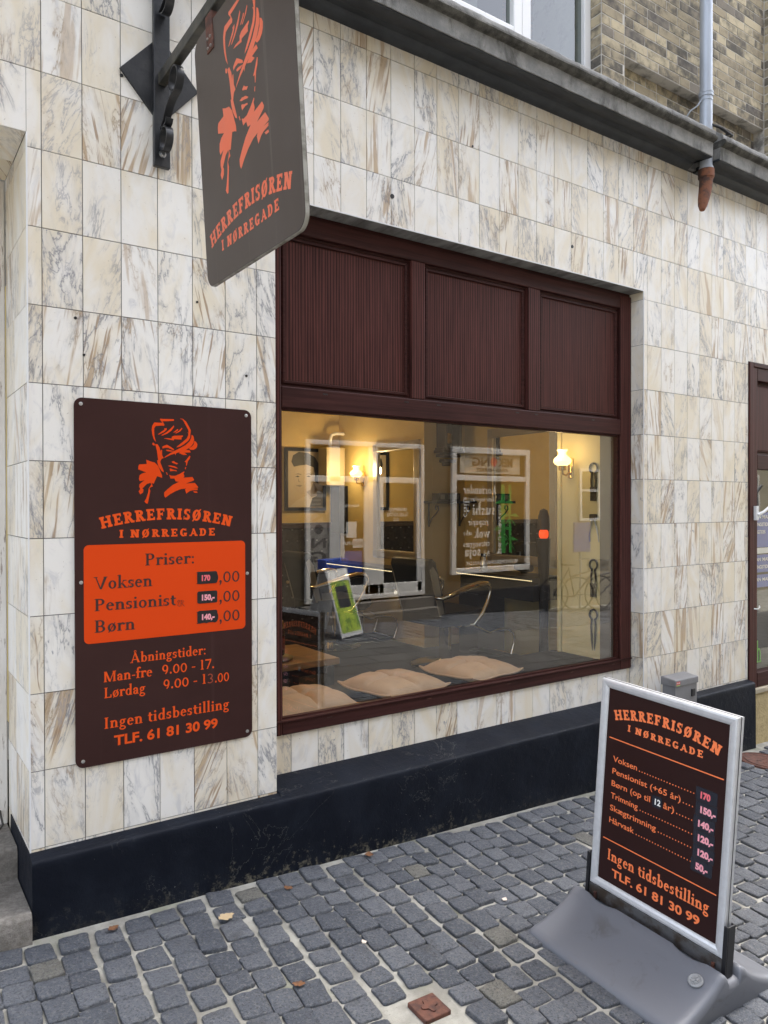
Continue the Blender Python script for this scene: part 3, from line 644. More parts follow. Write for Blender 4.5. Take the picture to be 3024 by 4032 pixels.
# ------------------------------------------------------------------ brick upper floor
BH, BL = .0655, .240
def bricks(name, o, u, n, a0, a1, z0, z1, key):
    m = newfield(); r = 0; z = z0
    while z < z1 - .01:
        zt = min(z + BH, z1); a = a0 - ((r % 2) * .5 + (.12 if r % 4 > 1 else 0)) * BL; k = 0
        while a < a1:
            Lb = BL if (k + r // 2) % 3 else BL / 2
            xa, xb = max(a, a0), min(a + Lb, a1)
            if xb - xa > .02: field(m, o, u, (0, 0, 1), n, xa, xb, z, zt, (key, k, r, 5), gap=.0048, depth=.006, tilt=.004)
            a += Lb; k += 1
        z += BH; r += 1
    return wpart(m.build(name, X['brick'], bld))
ZB = 4.30; WX = 3.283
bricks('brickwork', (0, 0, 0), (1, 0, 0), (0, -1, 0), WX, 3.51, ZB, 6.3, 21)
bricks('brickwork', (0, 0, 0), (1, 0, 0), (0, -1, 0), 3.51, 5.2, 4.562, 6.3, 22)
bricks('brickwork', (0, .080, 0), (1, 0, 0), (0, -1, 0), 3.51, 5.2, ZB, 4.562, 23)
bricks('brickwork', (WX, 0, 0), (0, 1, 0), (-1, 0, 0), .004, .115, ZB, 6.3, 24)
bricks('brickwork', (0, -.06, 0), (1, 0, 0), (0, -1, 0), 5.2, 8.6, ZB, 6.3, 25)
bricks('brickwork', (5.2, -.06, 0), (0, 1, 0), (-1, 0, 0), .0, .06, ZB, 6.3, 26)
m = MB()
for b in ((WX + .0025, 3.512, .0025, .6, 4.2, 9), (3.512, 5.2, .0025, .6, 4.5595, 9), (3.512, 5.2, .0825, .6, 4.2, 4.559), (5.2025, 8.9, -.0575, .6, 4.2, 9), (-3.6, .25, .0, .6, 4.2, 9), (.25, WX, .0, .6, 6.25, 9)): m.box(*b)
wpart(m.build('brick_core', X['brickmortar'], bld))
# upstairs window
uw = sub('upper_window', bld); wpart(uw)
m = MB()
for b in ((.25, WX - .002, .085, .16, 4.31, 4.372), (WX - .062, WX - .002, .084, .16, 4.372, 6.2), (2.667, 2.74, .084, .16, 4.372, 6.2), (.25, .31, .084, .16, 4.372, 6.2), (.31, WX, .085, .16, 6.2, 6.25)): m.box(*b)
m.build('window_frame', X['white'], uw, bevel=.004)
m = MB()
for b in ((2.592, 2.660, .076, .14, 4.376, 6.18), (.33, 2.592, .076, .14, 4.376, 4.462)): m.box(*b)
m.build('casement_sash', X['white'], uw, bevel=.006)
MB().box(2.6, 2.668, .1, .15, 4.38, 6.2).build('sash_gap_shade', X['black'], uw)  # black strip in the gap between sash and frame, standing for its shade
X['upglass'] = glass('upper_window_glass', (.42, .46, .44), .11)
def pane(mat, par, x0, x1, y, z0, z1):
    m_ = MB(); m_.keep = 1; m_.add([(x0, y, z0), (x1, y, z0), (x1, y, z1), (x0, y, z1)], [(0, 1, 2, 3)]); return m_.build('glass_pane', mat, par)
pane(X['upglass'], uw, .33, 2.592, .112, 4.462, 6.2); pane(X['upglass'], uw, 2.74, WX - .062, .112, 4.372, 6.2)
m = MB(); m.loft([[(2.74 - .6 * 0 + .03 * i, .30 + .02 * math.sin(i * 1.7), z) for i in range(9)] for z in (4.2, 6.2)], cap=False, closed=False)
m.loft([[(.3 + .06 * i, .34 + .025 * math.sin(i * 1.3), z) for i in range(38)] for z in (4.2, 6.2)], cap=False, closed=False)
m.build('net_curtain', M('net_curtain', (.42, .43, .40), .9), uw, smooth=True)
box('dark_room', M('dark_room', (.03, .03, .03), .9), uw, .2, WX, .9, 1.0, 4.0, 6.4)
# ------------------------------------------------------------------ shop window of the barber
sw = sub('shop_window', bld); wpart(sw)
ya, yb = .094, .16
def frame_bar(nm, x0, x1, z0, z1, y0=ya, mat='woodx', bev=.006): return box(nm, X[mat], sw, x0, x1, y0, yb, z0, z1, bev)
XL, XR = WL + .003, WR - .004
frame_bar('frame', XL, 1.072, .533, 3.045, mat='wood'); frame_bar('frame', 3.592, XR, .533, 3.045, mat='wood')
frame_bar('frame', 1.072, 3.592, .533, .598); frame_bar('frame', 1.072, 3.592, 2.108, 2.212); frame_bar('frame', 1.072, 3.592, 2.955, 3.045)
frame_bar('frame', 1.850, 1.942, 2.212, 2.955, mat='wood'); frame_bar('frame', 2.726, 2.830, 2.212, 2.955, mat='wood')
box('frame', X['woodx'], sw, XL, XR, ya + .018, yb, 3.046, ZT + .001)
box('drip_sill', X['woodx'], sw, XL + .002, XR - .002, ya - .010, ya + .03, .596, .606, .003)
for xa, xb in ((1.072, 1.850), (1.942, 2.726), (2.830, 3.592)):
    m = MB(); x0, x1, z0, z1 = xa, xb, 2.212, 2.955
    def fr4(i, y): return [(x0 + i, y, z0 + i), (x1 - i, y, z0 + i), (x1 - i, y, z1 - i), (x0 + i, y, z1 - i)]
    m.loft([fr4(0, .120), fr4(.012, .122), fr4(.020, .112), fr4(.030, .112), fr4(.034, .124)], cap=False)
    m.build('panel_moulding', X['woodx'], sw)
    MB().box(x0 + .02, x1 - .02, .123, .15, z0 + .02, z1 - .02).build('wood_panel', X['wood'], sw)
for x in (1.30, 2.62, 1.80, 2.02, 2.78, 3.30): box('drain_slot', X['black'], sw, x, x + .028, ya - .0015, ya + .004, 2.188, 2.194)
for x in (1.32, 1.95, 2.55, 3.1, 3.5): box('drain_slot', X['rust'], sw, x, x + .03, ya - .0012, ya + .002, .578, .583)
for x, z, r_ in ((1.656, 3.218, .012), (3.008, 3.225, .010), (.304, 3.395, .007), (.121, 2.381, .006), (.849, 2.223, .006), (.152, 2.239, .005), (2.2, 3.62, .006), (.62, 2.52, .005)):
    wpart(MB().tube([(x, -.0035, z), (x, .004, z)], r_, 9).build('drill_hole', X['black'], bld))
m = MB()
for x0, x1, z0, z1 in ((1.072, 1.082, .606, 2.108), (3.582, 3.592, .606, 2.108), (1.082, 3.582, .606, .614), (1.082, 3.582, 2.098, 2.108)): m.box(x0, x1, .112, .138, z0, z1)
m.build('glazing_bead', X['woodx'], sw)
pane(X['glass'], sw, 1.076, 3.588, .134, .602, 2.106)
# ------------------------------------------------------------------ neighbouring shop front on the right
X['greentext'] = M('green_lettering', (.18, .42, .10), .5); X['posterblue'] = M('blue_poster', (.03, .085, .42), .4)
nw = sub('right_shop_front', bld); wpart(nw)
for z0, z1, x0, x1, y0 in ((.20, 2.733, 4.988, 5.045, -.012), (.20, 2.70, 5.045, 5.115, -.002), (2.60, 2.70, 5.115, 8.6, -.002), (2.700, 2.733, 5.045, 8.6, -.012), (1.915, 2.03, 5.115, 8.6, -.001), (.225, .335, 5.115, 8.6, -.004)):
    box('frame', X['wood'] if z1 - z0 > 1 else X['woodx'], nw, x0, x1, y0, .08, z0, z1, .005)
for xa in (5.135, 6.1):
    m = MB(); m.box(xa, xa + .88, .03, .07, 2.05, 2.58); m.build('wood_panel', X['wood'], nw, bevel=.02)
box('panel_back', X['woodx'], nw, 5.11, 8.6, .045, .09, 2.02, 2.61)
pane(X['glass'], nw, 5.11, 8.6, .037, .32, 1.93)
box('shop_interior', M('dim_interior', (.035, .038, .042), .8), nw, 5.05, 8.8, 1.4, 1.5, -.2, 2.6)
box('side_wall', M('dim_wall', (.10, .10, .10), .8), nw, 5.02, 5.05, .1, 1.4, -.2, 2.6)
for z0, z1 in ((1.30, 1.58), (1.10, 1.24), (.98, 1.08)):
    p = box('poster', X['posterblue'], nw, 5.14, 5.75, .085, .09, z0, z1)
    m = MB()
    for i in range(3 if z1 - z0 > .2 else 2):
        zz = z1 - .05 - i * .06
        if zz > z0 + .01: text_sans(m, 'ASIAN MARKET' if i == 0 else 'ABNINGSTIDER', .03, .03 + .38 - i * .08, zz - z0, .028)
    q = m.build('poster_lettering', X['whiteprint'], nw); q.matrix_parent_inverse = Matrix.Identity(4)
    q.matrix_local = Matrix(((1, 0, 0, 5.14), (0, 0, -1, .0835), (0, 1, 0, z0), (0, 0, 0, 1)))
box('white_band', X['whiteprint'], nw, 5.14, 5.75, .085, .09, 1.25, 1.295)
m = MB(); m.polys(text_serif('h', 0, .075, 0, .17, dict(SLAB, w=.09, t=.05, h=.05)), 0)
q = m.build('window_lettering', X['greentext'], nw); q.matrix_local = Matrix(((1, 0, 0, 5.165), (0, 0, -1, .0335), (0, 1, 0, .40), (0, 0, 0, 1)))
m = MB(); m.box(5.055, 5.085, -.03, -.001, 1.52, 1.63); m.build('awning_rod_plate', X['white'], nw, bevel=.004)
MB().tube([(5.07, -.028, 1.56), (5.12, -.05, 1.585), (5.5, -.10, 1.80)], [.014, .012, .011], 10).build('awning_rod', X['white'], nw, smooth=True)
MB().tube([(5.05, -.012, .84), (5.06, -.035, .838), (5.075, -.042, .85), (5.083, -.036, .862)], .005, 6).build('awning_hook', X['white'], nw, smooth=True)
m = MB(); m.box(4.979, 8.9, -.022, .3, -.6, .185); wpart(m.build('yellow_plinth', X['yellowrender'], bld, bevel=.01))
m = MB(); m.box(4.980, 8.9, -.035, .0, .1855, .222); wpart(m.build('yellow_sill', M('pale_sill', (.55, .48, .34), .85, c2=(.4, .35, .26), scale=8, bump=.3), bld, bevel=.006))
# ------------------------------------------------------------------ entrance on the left
en = sub('entrance', bld); wpart(en)
box('door_frame', X['peel'], en, -.17, -.058, .523, .62, .237, 3.062, .004); box('door_frame', X['peel'], en, -1.4, -.17, .523, .62, 2.95, 3.062, .004)
box('door_leaf', X['peel'], en, -1.3, -.17, .55, .60, .237, 2.95, .004)
MB().tube([(-.09, .52, .30), (-.09, .49, .285), (-.085, .47, .255), (-.10, .445, .25), (-.118, .44, .262)], .005, 6).build('cabin_hook', X['ironrust'], en, smooth=True)
st = thing('stone_steps', 'two rough grey granite entrance steps beside the black plinth, below a peeling white door', 'steps', (-.8, .2, 0))
for x0, x1, y0, y1, z0, z1, sd_ in ((-2.2, -.062, -.092, .3, -.4, .108, 1), (-2.2, -.062, .243, .62, -.2, .236, 2)):
    m = MB(); nx, secs = 60, []
    for i in range(nx + 1):
        x = x0 + (x1 - x0) * i / nx; q = []
        for y, z in ((y1, z0), (y0, z0), (y0, z0 + (z1 - z0) * .5), (y0, z1 - .10), (y0, z1 - .05), (y0 + .001, z1 - .015), (y0 + .006, z1 - .005), (y0 + .018, z1), (y0 + .08, z1), (y0 + .16, z1), (y1, z1)):
            d = noise.noise(Vector((x * 8, y * 12, z * 12 + sd_))) * .006 if y < y1 else 0; q.append((x + .8, y + d - .2, z + d * .6))
        secs.append(q)
    m.loft(secs); m.build('step', X['granite'], st, smooth=True, angle=50)
# ------------------------------------------------------------------ wall sign
ws = thing('wall_sign', 'tall dark brown price board screwed flat on the marble, with an orange price panel', 'sign', (.112, -.002, .594), (1, 0, 0), (0, 0, 1))
MB().prism(rrect(0, .757, 0, 1.474, .032), 0, .005).build('sign_panel', X['wallsign'], ws)
def lay(name, mat, parent, polys, z): return MB().polys(polys, z).build(name, mat, parent)
def lines(name, mat, parent, ls, z):
    for l in ls: lay(name, mat, parent, l, z)
def sans(name, mat, parent, txt, x0, x1, y, cap, z, bold=.02):
    m = MB(); text_sans(m, txt, x0, x1, y, cap, z, bold); return m.build(name, mat, parent)
lay('portrait_emblem', X['orange'], ws, emblem(1, 1, .283, 1.053), .0055)
L = [text_arc('HERREFRISØREN', .102, .657, .950, .036, .047), text_serif('I NØRREGADE', .172, .584, .913, .033, SLAB, .13)]
lines('shop_name_lettering', X['orangetext'], ws, L, .0055)
pp = MB().prism(rrect(.034, .725, .492, .887, .020), .005, .0057).build('price_panel', X['orange'], ws)
L = [text_serif('Priser:', .273, .492, .795, .050)]
L += [text_serif('Voksen', .070, .308, .708, .050), text_serif('Pensionist', .070, .408, .621, .049), text_serif('Børn', .070, .236, .534, .050)]
for y in (.705, .619, .532): L += [text_serif(',00', .598, .700, y, .062, dict(SERIF, w=.09))]
L += [text_serif('100', .494, .60, .705, .062), text_serif('100', .494, .60, .532, .062)]
lines('price_lettering', X['browntext'], pp, L, .0061)
m = MB()
m.tube([(.412, .632, .0062), (.418, .642, .0062), (.424, .640, .0062), (.418, .628, .0062), (.414, .618, .0062), (.424, .614, .0062)], .0011, 4)
m.tube([(.428, .614, .0062), (.430, .640, .0062), (.442, .636, .0062), (.432, .627, .0062), (.444, .613, .0062)], .0011, 4)
m.build('handwritten_letters', X['browntext'], pp)
for y, t_, mt in ((.704, '170', 'pink'), (.619, '150,-', 'palepink'), (.534, '140,-', 'palepink')):
    s = MB().prism(rrect(.501, .592, y, y + .053, .008, 3), .0057, .0072).build('price_sticker', X['black'], ws)
    m = MB(); text_sans(m, t_, .521, .560 if len(t_) == 3 else .579, y + .014, .026, .0076, .055); m.build('price_number', X[mt], s)
L = [text_serif('Åbningstider:', .213, .541, .396, .040, SERIF, .01), text_serif('Man-fre', .106, .306, .331, .042), text_serif('9.00 - 17.', .345, .580, .331, .050, dict(SERIF, w=.095)), text_serif('Lørdag', .107, .277, .266, .042), text_serif('9.00 - 1', .350, .543, .268, .050, dict(SERIF, w=.095)), text_serif('.00', .578, .648, .266, .050, dict(SERIF, w=.095)), text_serif('Ingen tidsbestilling', .107, .647, .142, .045, SERIF, .02)]
lines('opening_hours_lettering', X['orangetext'], ws, L, .0055)
lay('worn_digit', M('worn_orange', (.33, .055, .022), .5), ws, text_serif('3', .545, .575, .267, .050, dict(SERIF, w=.07)), .0055)
m = MB(); text_sans(m, 'TLF. 61 81 30 99', .148, .592, .068, .042, .0055, .03); m.build('telephone_lettering', X['orangetext'], ws)
for x, y in ((.026, 1.449), (.732, 1.449), (.024, .739), (.735, .739), (.028, .026), (.733, .026)):
    MB().lathe([(.0075, 0), (.0075, .0015), (.004, .003), (.001, .003)], 10, (x, y, .005)).build('screw', X['steel'], ws, smooth=True)
# ------------------------------------------------------------------ bracket and hanging sign
BX = .46
br = thing('sign_bracket', 'black wrought iron wall bracket with scrolls and a diamond plate carrying the hanging sign', 'bracket', (BX, -.002, 3.05))
def blk(nm, x0, x1, y0, y1, z0, z1, bev=.003): return box(nm, X['iron'], br, x0, x1, y0, y1, z0, z1, bev)
blk('wall_bar', -.034, .034, -.034, -.010, 0, 1.6)
d = .166
MB().add([(a, c, b) for c in (-.010, 0) for a, b in ((0, .35 - .175), (d, .35), (0, .35 + .175), (-d, .35))], [(0, 1, 2, 3), (7, 6, 5, 4), (0, 4, 5, 1), (1, 5, 6, 2), (2, 6, 7, 3), (3, 7, 4, 0)]) if 0 else None
m = MB(); m.add([(a, c, b) for c in (-.010, .001) for a, b in ((0, .37 - .185), (d, .37), (0, .37 + .185), (-d, .37))], [(0, 1, 2, 3), (7, 6, 5, 4), (0, 4, 5, 1), (1, 5, 6, 2), (2, 6, 7, 3), (3, 7, 4, 0)]); m.build('mounting_plate', X['iron'], br, bevel=.002)
box('arm', X['ironrust'], br, -.017, .017, -1.32, -.034, .335, .385, .004)
def scroll(pts, w=.030): return MB().strip(pts, (1, 0, 0), w, .006)
def spiral(cy, cz, r0, r1, a0, a1, n=22): return [(0, cy + (r0 + (r1 - r0) * k / n) * math.cos(rad(a0 + (a1 - a0) * k / n)), cz + (r0 + (r1 - r0) * k / n) * math.sin(rad(a0 + (a1 - a0) * k / n))) for k in range(n + 1)]
p1_ = spiral(-.215, .300, .022, .050, 480, 150)[::1]
p2_ = spiral(-.086, .098, .05, .036, 30, -280)
mid = [(0, -.215, .245), (0, -.165, .235), (0, -.125, .215), (0, -.085, .17)]
scroll(spiral(-.205, .283, .046, .052, 60, 270) + [(0, -.165, .225), (0, -.125, .205), (0, -.09, .175), (0, -.05, .145)]).build('lower_scroll', X['iron'], br, smooth=True)
scroll(spiral(-.205, .283, .046, .044, 60, -85)).build('lower_scroll', X['iron'], br, smooth=True)
scroll(spiral(-.082, .095, .046, .046, 80, -275)).build('lower_scroll', X['iron'], br, smooth=True)
scroll([(0, -.05, .145), (0, -.06, .150), (0, -.085, .141), (0, -.115, .150), (0, -.125, .165)]).build('lower_scroll', X['iron'], br, smooth=True)
scroll(spiral(-.095, .655, .05, .05, 100, 300) + [(0, -.04, .63), (0, -.15, .66), (0, -.25, .72), (0, -.38, .80), (0, -.5, .80), (0, -.6, .74), (0, -.66, .62), (0, -.62, .5), (0, -.5, .44), (0, -.42, .50)], .034).build('upper_scroll', X['iron'], br, smooth=True)
scroll(spiral(-.13, .70, .03, .02, 200, -60), .034).build('upper_scroll', X['iron'], br, smooth=True)
MB().lathe([(.015, 0), (.015, .004), (.008, .004), (.008, .012), (.001, .012)], 12).build('bolt', X['steel'], br, smooth=True).matrix_local = Matrix(((1, 0, 0, 0), (0, 0, -1, -.034), (0, 1, 0, .052), (0, 0, 0, 1)))
X['dullsteel'] = M('dull_steel', (.26, .23, .21), .5, .6)
hs = thing('hanging_sign', 'weathered brown projecting sign with orange portrait hanging from the iron bracket', 'sign', (.5, -.437, 2.451), (0, -1, 0), (-.058, 0, .998))
HW, HH = .765, .898
MB().prism(rrect(0, HW, 0, HH, .050, 10), -.014, -.0015).build('sign_edge', M('dull_sign_edge', (.36, .35, .31), .6, c2=(.16, .15, .12), scale=14), hs)
for z0, z1 in ((-.0015, .0005), (-.0165, -.014)): MB().prism(rrect(.002, HW - .002, .002, HH - .002, .049, 10), z0, z1).build('sign_face', X['hangsign'], hs)
lay('portrait_emblem', X['fadeorange'], hs, emblem(1.53, 1.60, .226, .277), .0009)
L = [text_arc('HERREFRISØREN', .058, .690, .134, .045, .050), text_serif('I NØRREGADE', .150, .606, .100, .037, SLAB, .13)]
lines('shop_name_lettering', X['fadeorange'], hs, L, .0009)
for a in (.155, HW - .155):
    h = MB(); h.box(a - .030, a + .030, -.022, .005, HH - .098, HH + .030) if 0 else None; h.add([(x, y, z) for z in (-.022, .005) for x, y in ((a - .030, HH - .098), (a + .030, HH - .098), (a + .030, HH + .030), (a - .030, HH + .030))], [(0, 3, 2, 1), (4, 5, 6, 7), (0, 1, 5, 4), (1, 2, 6, 5), (2, 3, 7, 6), (3, 0, 4, 7)]); h.build('hinge', X['rust'], hs, bevel=.003)
    MB().tube([(a - .028, HH + .012, -.008), (a + .028, HH + .012, -.008)], .011, 10).build('hinge_pin', X['rust'], hs, smooth=True)
    for dx, dy in ((-.012, .02), (.012, .02), (-.012, .052), (.012, .052)):
        MB().lathe([(.006, 0), (.005, .004), (.001, .005)], 8, (a + dx, HH - .105 + dy, .005)).build('hinge_screw', X['dullsteel'], hs, smooth=True)
# ------------------------------------------------------------------ pavement sign
ab = thing('pavement_sign', 'aluminium framed dark brown price sign on a grey plastic foot standing on the cobbles', 'pavement sign', (1.97, -1.022, .041), (-.0213, -.9987, -.0452), (.038, -.044, .998))
AW, AH = .609, .869
MB().box(.008, AW - .008, .008, AH - .008, -.010, .008).build('poster_panel', X['board'], ab)
def mitre(nm, horiz, lo):
    prof = [(0, -.019), (0, .012), (.003, .0175), (.010, .019), (.022, .0175), (.032, .0135), (.035, .0095), (.035, -.012), (.022, -.019)]
    a = []
    Lx = AW if horiz else AH
    for e in (0, 1):
        q = []
        for w_, c in prof:
            t = w_ if e == 0 else Lx - w_; ww = w_ if lo else (AH if horiz else AW) - w_
            q.append((t, ww, c) if horiz else (ww, t, c))
        a.append(q)
    MB().loft(a).build(nm, X['alu'], ab)
for hz in (0, 1):
    for lo in (0, 1): mitre('frame', hz, lo)
m = MB(); m.box(-.0015, AW + .0015, -.0015, AH + .0015, -.0028, -.0008); m.build('frame_seam', X['black'], ab)
L = [text_arc('HERREFRISØREN', .073, .540, .708, .037, .041), text_serif('I NØRREGADE', .137, .478, .681, .027, SLAB, .13)]
lines('shop_name_lettering', X['boardorange'], ab, L, .0086)
for y in (.629, .207): lay('divider_line', X['boardorange'], ab, [[(.050, y), (.564, y), (.564, y + .0045), (.050, y + .0045)]], .0086)
m = MB(); ys = (.538, .487, .436, .385, .334, .283)
ends = []
for y, t_, xe in zip(ys, ('Voksen', 'Pensionist (+65 år)', 'Børn (op til', 'Trimning', 'Skægtrimning', 'Hårvask'), (.194, .397, .264, .209, .298, .198)):
    sans('price_list_lettering', X['boardorange'], ab, t_, .075, xe, y, .0235, .0086, .010)
    ends.append(xe)
sans('price_list_lettering', X['boardorange'], ab, 'år)', .324, .372, ys[2], .0235, .0086, .010); ends[2] = .372
for y, xe in zip(ys, ends):
    x = xe + .010; m = MB()
    while x < .454: m.add([(x, y, .0086), (x + .0042, y, .0086), (x + .0042, y + .0046, .0086), (x, y + .0046, .0086)], [(0, 1, 2, 3)]); x += .0128
    m.build('dot_leader', X['boardorange'], ab)
for k, (t_, mt) in enumerate((('170', 'pink'), ('150,-', 'palepink'), ('140,-', 'palepink'), ('120,-', 'palepink'), ('120,-', 'palepink'), ('50,-', 'palepink'))):
    y = .522 - k * .0531; dx = .003 * math.sin(k * 2.1)
    s = MB().prism(rrect(.458 + dx, .545 + dx, y, y + .0505, .005, 3), .008, .0092).build('price_sticker', X['bluegrey'], ab)
    m = MB(); text_sans(m, t_, .478 + dx, .478 + dx + {3: .040, 5: .062, 4: .050}[len(t_)], y + .012, .026, .0097, .055); m.build('price_number', X['pink'] if k == 0 else X['palepink'], s)
s = MB().prism(rrect(.274, .318, .425, .471, .004, 3), .008, .0092).build('age_sticker', X['bluegrey'], ab)
m = MB(); text_sans(m, '12', .286, .312, .437, .024, .0097, .03); m.build('age_number', X['whiteprint'], s)
lay('no_booking_lettering', X['boardorange'], ab, text_serif('Ingen tidsbestilling', .075, .541, .128, .045, dict(SERIF, w=.135, t=.075, h=.070), .02), .0086)
m = MB(); text_sans(m, 'TLF. 61 81 30 99', .104, .506, .067, .034, .0086, .03); m.build('telephone_lettering', X['boardorange'], ab)
# plastic foot
prof = [(.318, -.192), (.326, -.168), (.322, -.150), (.310, -.139), (.290, -.133), (.24, -.122), (.18, -.098), (.12, -.070), (.085, -.046), (.066, -.030), (.052, -.026), (.043, -.032), (.038, -.045), (.034, -.060), (.0, -.062)]
full = prof + [(-c, b) for c, b in prof[-2::-1]]
m = MB(); secs = []
A0, A1 = -.052, .650
for a, s_, drop in [(A0, .93, .022), (A0 + .004, .965, .010), (A0 + .012, .99, .003), (A0 + .028, 1, 0)] + [(A0 + .028 + (A1 - A0 - .056) * k / 40, 1, 0) for k in range(1, 40)] + [(A1 - .028, 1, 0), (A1 - .012, .99, .003), (A1 - .004, .965, .010), (A1, .93, .022)]:
    q = []
    for c, b in full:
        scal = 0
        if abs(c) > .03 and abs(c) < .09:   # scalloped inner lip
            scal = .012 * max(0, math.cos((a - .10) / .055 * 1.2)) * (abs(a - .10) < .07) + .012 * max(0, math.cos((a - .50) / .055 * 1.2)) * (abs(a - .50) < .07)
        q.append((a, (b - drop if b > -.17 else b) - scal * .6, c * s_ + (scal if c > 0 else -scal)))
    secs.append(q)
m.loft(secs); m.build('plastic_foot', X['greyplastic'], ab, smooth=True, angle=42)
m = MB(); m.box(-.012, AW + .012, -.058, -.003, -.013, .013); m.build('mounting_rail', M('dull_steel_rail', (.12, .12, .125), .5, .4, c2=(.06, .045, .035), scale=20), ab, bevel=.002)
for a in (-.016, AW + .001):
    m = MB(); m.box(a, a + .015, -.075, .125, -.026, -.020); m.box(a, a + .015, -.075, .125, .018, .024); m.box(a - .001 if a < 0 else a + .010, a + .005 if a < 0 else a + .016, -.075, .125, -.020, .018); m.build('end_bracket', X['black'], ab, bevel=.0015)
for a in (.035, .575):
    MB().tube([(a, -.062, .020), (a, -.028, .020)], .007, 8).build('rail_bolt', X['rust'], ab, smooth=True)
for a in (.10, .50): MB().lathe([(.012, 0), (.012, .003), (.005, .004)], 10).build('rail_washer', X['rust'], ab).matrix_local = Matrix(((1, 0, 0, a), (0, 0, 1, -.062), (0, -1, 0, .030), (0, 0, 0, 1)))
pl_ = MB().lathe([(.026, -.004), (.027, .004), (.022, .008), (.017, .006), (.015, .010), (.002, .010)], 16); pl_.box(-.004, .004, -.014, .014, .010, .013); pl_.box(-.014, .014, -.004, .004, .010, .013)
o = pl_.build('filler_cap', M('pale_cap', (.27, .275, .28), .4), ab, smooth=True); nrm = Vector((0, .9, .42)).normalized(); o.matrix_local = Matrix.Translation((.575, -.064, .118)) @ nrm.to_track_quat('Z', 'Y').to_matrix().to_4x4()
# ------------------------------------------------------------------ utility cabinet
uc = thing('utility_cabinet', 'small grey electricity cabinet against the black plinth behind the pavement sign', 'cabinet', (3.925, -.13, -.16))
box('cabinet_body', X['cabinet'], uc, -.118, .118, -.036, .055, 0, .612, .004)
box('cabinet_front', X['cabinet'], uc, -.121, .121, -.046, -.032, .01, .604, .003)
m = MB(); m.loft([[(-.128, -.052, .600), (.128, -.052, .600), (.128, .060, .600), (-.128, .060, .600)], [(-.128, -.052, .640), (.128, -.052, .640), (.128, .060, .652), (-.128, .060, .652)], [(-.124, -.048, .645), (.124, -.048, .645), (.124, .056, .657), (-.124, .056, .657)]]); m.build('lid', X['cabinet'], uc, bevel=.003)
box('lock', X['black'], uc, .055, .092, -.054, -.045, .515, .565, .003)
MB().tube([(-.117, -.012, .53), (-.123, -.012, .53)], .009, 10).build('cable_plug', X['black'], uc)
m = MB(); m.add([(-.118, -.0525, .607), (-.078, -.0525, .608), (-.077, -.0525, .634), (-.117, -.0525, .634)], [(0, 1, 2, 3)]); s = m.build('sticker', M('red_sticker', (.55, .05, .05), .5), uc)
m = MB(); text_sans(m, 'Stofa', .002, .036, .012, .010, 0, .02); q = m.build('sticker_lettering', X['whiteprint'], s); q.matrix_local = Matrix(((1, 0, 0, -.117), (0, 0, -1, -.0528), (0, 1, 0, .608), (0, 0, 0, 1)))
m = MB(); m.add([(-.118, -.0527, .603), (-.078, -.0527, .604), (-.078, -.0527, .613), (-.118, -.0527, .612)], [(0, 1, 2, 3)]); m.build('sticker', M('green_sticker', (.30, .42, .16), .5), uc)
m = MB()
for pts in ([(-.10, .42), (-.085, .39), (-.075, .36), (-.08, .405)], [(-.07, .35), (-.055, .47), (-.045, .50), (-.048, .43), (-.06, .34)], [(-.02, .47), (-.005, .475), (0, .43), (-.012, .36), (-.02, .41)], [(-.09, .36), (-.06, .385), (-.045, .36), (-.07, .345)]):
    m.add([(a, -.0465, b) for a, b in pts], [tuple(range(len(pts)))])
m.build('pink_spray_mark', M('pink_spray', (.70, .17, .16), .6), uc)
# ------------------------------------------------------------------ drainpipe and cables
dp = thing('drainpipe', 'pale zinc rainwater pipe passing through the ledge into a rusty red spout', 'drainpipe', (4.226, -.125, 4.0))
MB().tube([(0, .0, .20), (0, .0, 2.6)], .0415, 20).build('upper_pipe', X['zinc'], dp, smooth=True)
m = MB(); m.tube([(0, 0, .455), (0, 0, .475)], .047, 20); m.tube([(0, 0, .425), (0, 0, .440)], .0445, 20); m.tube([(0, 0, .476), (0, 0, .486)], .049, 20); m.build('pipe_collar', X['zinc'], dp, smooth=True)
MB().tube([(-.044, 0, .43), (-.058, .03, .39), (-.07, .07, .375), (-.07, .12, .33)], .006, 6).build('pipe_bracket', X['zinc'], dp, smooth=True)
MB().tube([(.002, 0, -.03), (.002, 0, .0), (.002, 0, .21)], [.042, .041, .037], 18).build('lower_pipe', X['zinc'], dp, smooth=True)
MB().tube([(.002, 0, -.043), (.002, 0, -.028)], [.047, .047], 18).build('pipe_ring', X['zinc'], dp, smooth=True)
MB().tube([(.002, 0, -.050), (.002, 0, -.045), (.002, 0, -.10), (.002, 0, -.107), (.001, 0, -.125), (-.005, 0, -.165), (-.018, -.002, -.21), (-.036, -.005, -.258), (-.054, -.009, -.305), (-.064, -.012, -.338)], [.048, .053, .053, .046, .044, .043, .041, .037, .030, .018], 18).build('spout', X['clay'], dp, smooth=True)
cb = thing('cable_run', 'pair of black cables clipped to the brickwork close beside the zinc pipe', 'cable', (4.40, -.008, 4.35))
MB().tube([(0, 0, 2), (0, 0, .02), (.015, -.04, -.06), (.03, -.12, -.11), (.0, -.18, -.125), (-.10, -.17, -.10), (-.2, -.1, -.06)], .009, 8).build('cable', X['black'], cb, smooth=True)
MB().tube([(.022, 0, 2), (.022, 0, .0), (.05, -.06, -.08), (.05, -.14, -.13), (.01, -.20, -.14), (-.10, -.19, -.115), (-.2, -.12, -.07)], .008, 8).build('cable', X['black'], cb, smooth=True)
m = MB()
for k in range(7): m.box(-.012, .036, -.012, .008, .22 * k + .12, .22 * k + .135)
m.build('cable_clip', X['black'], cb)
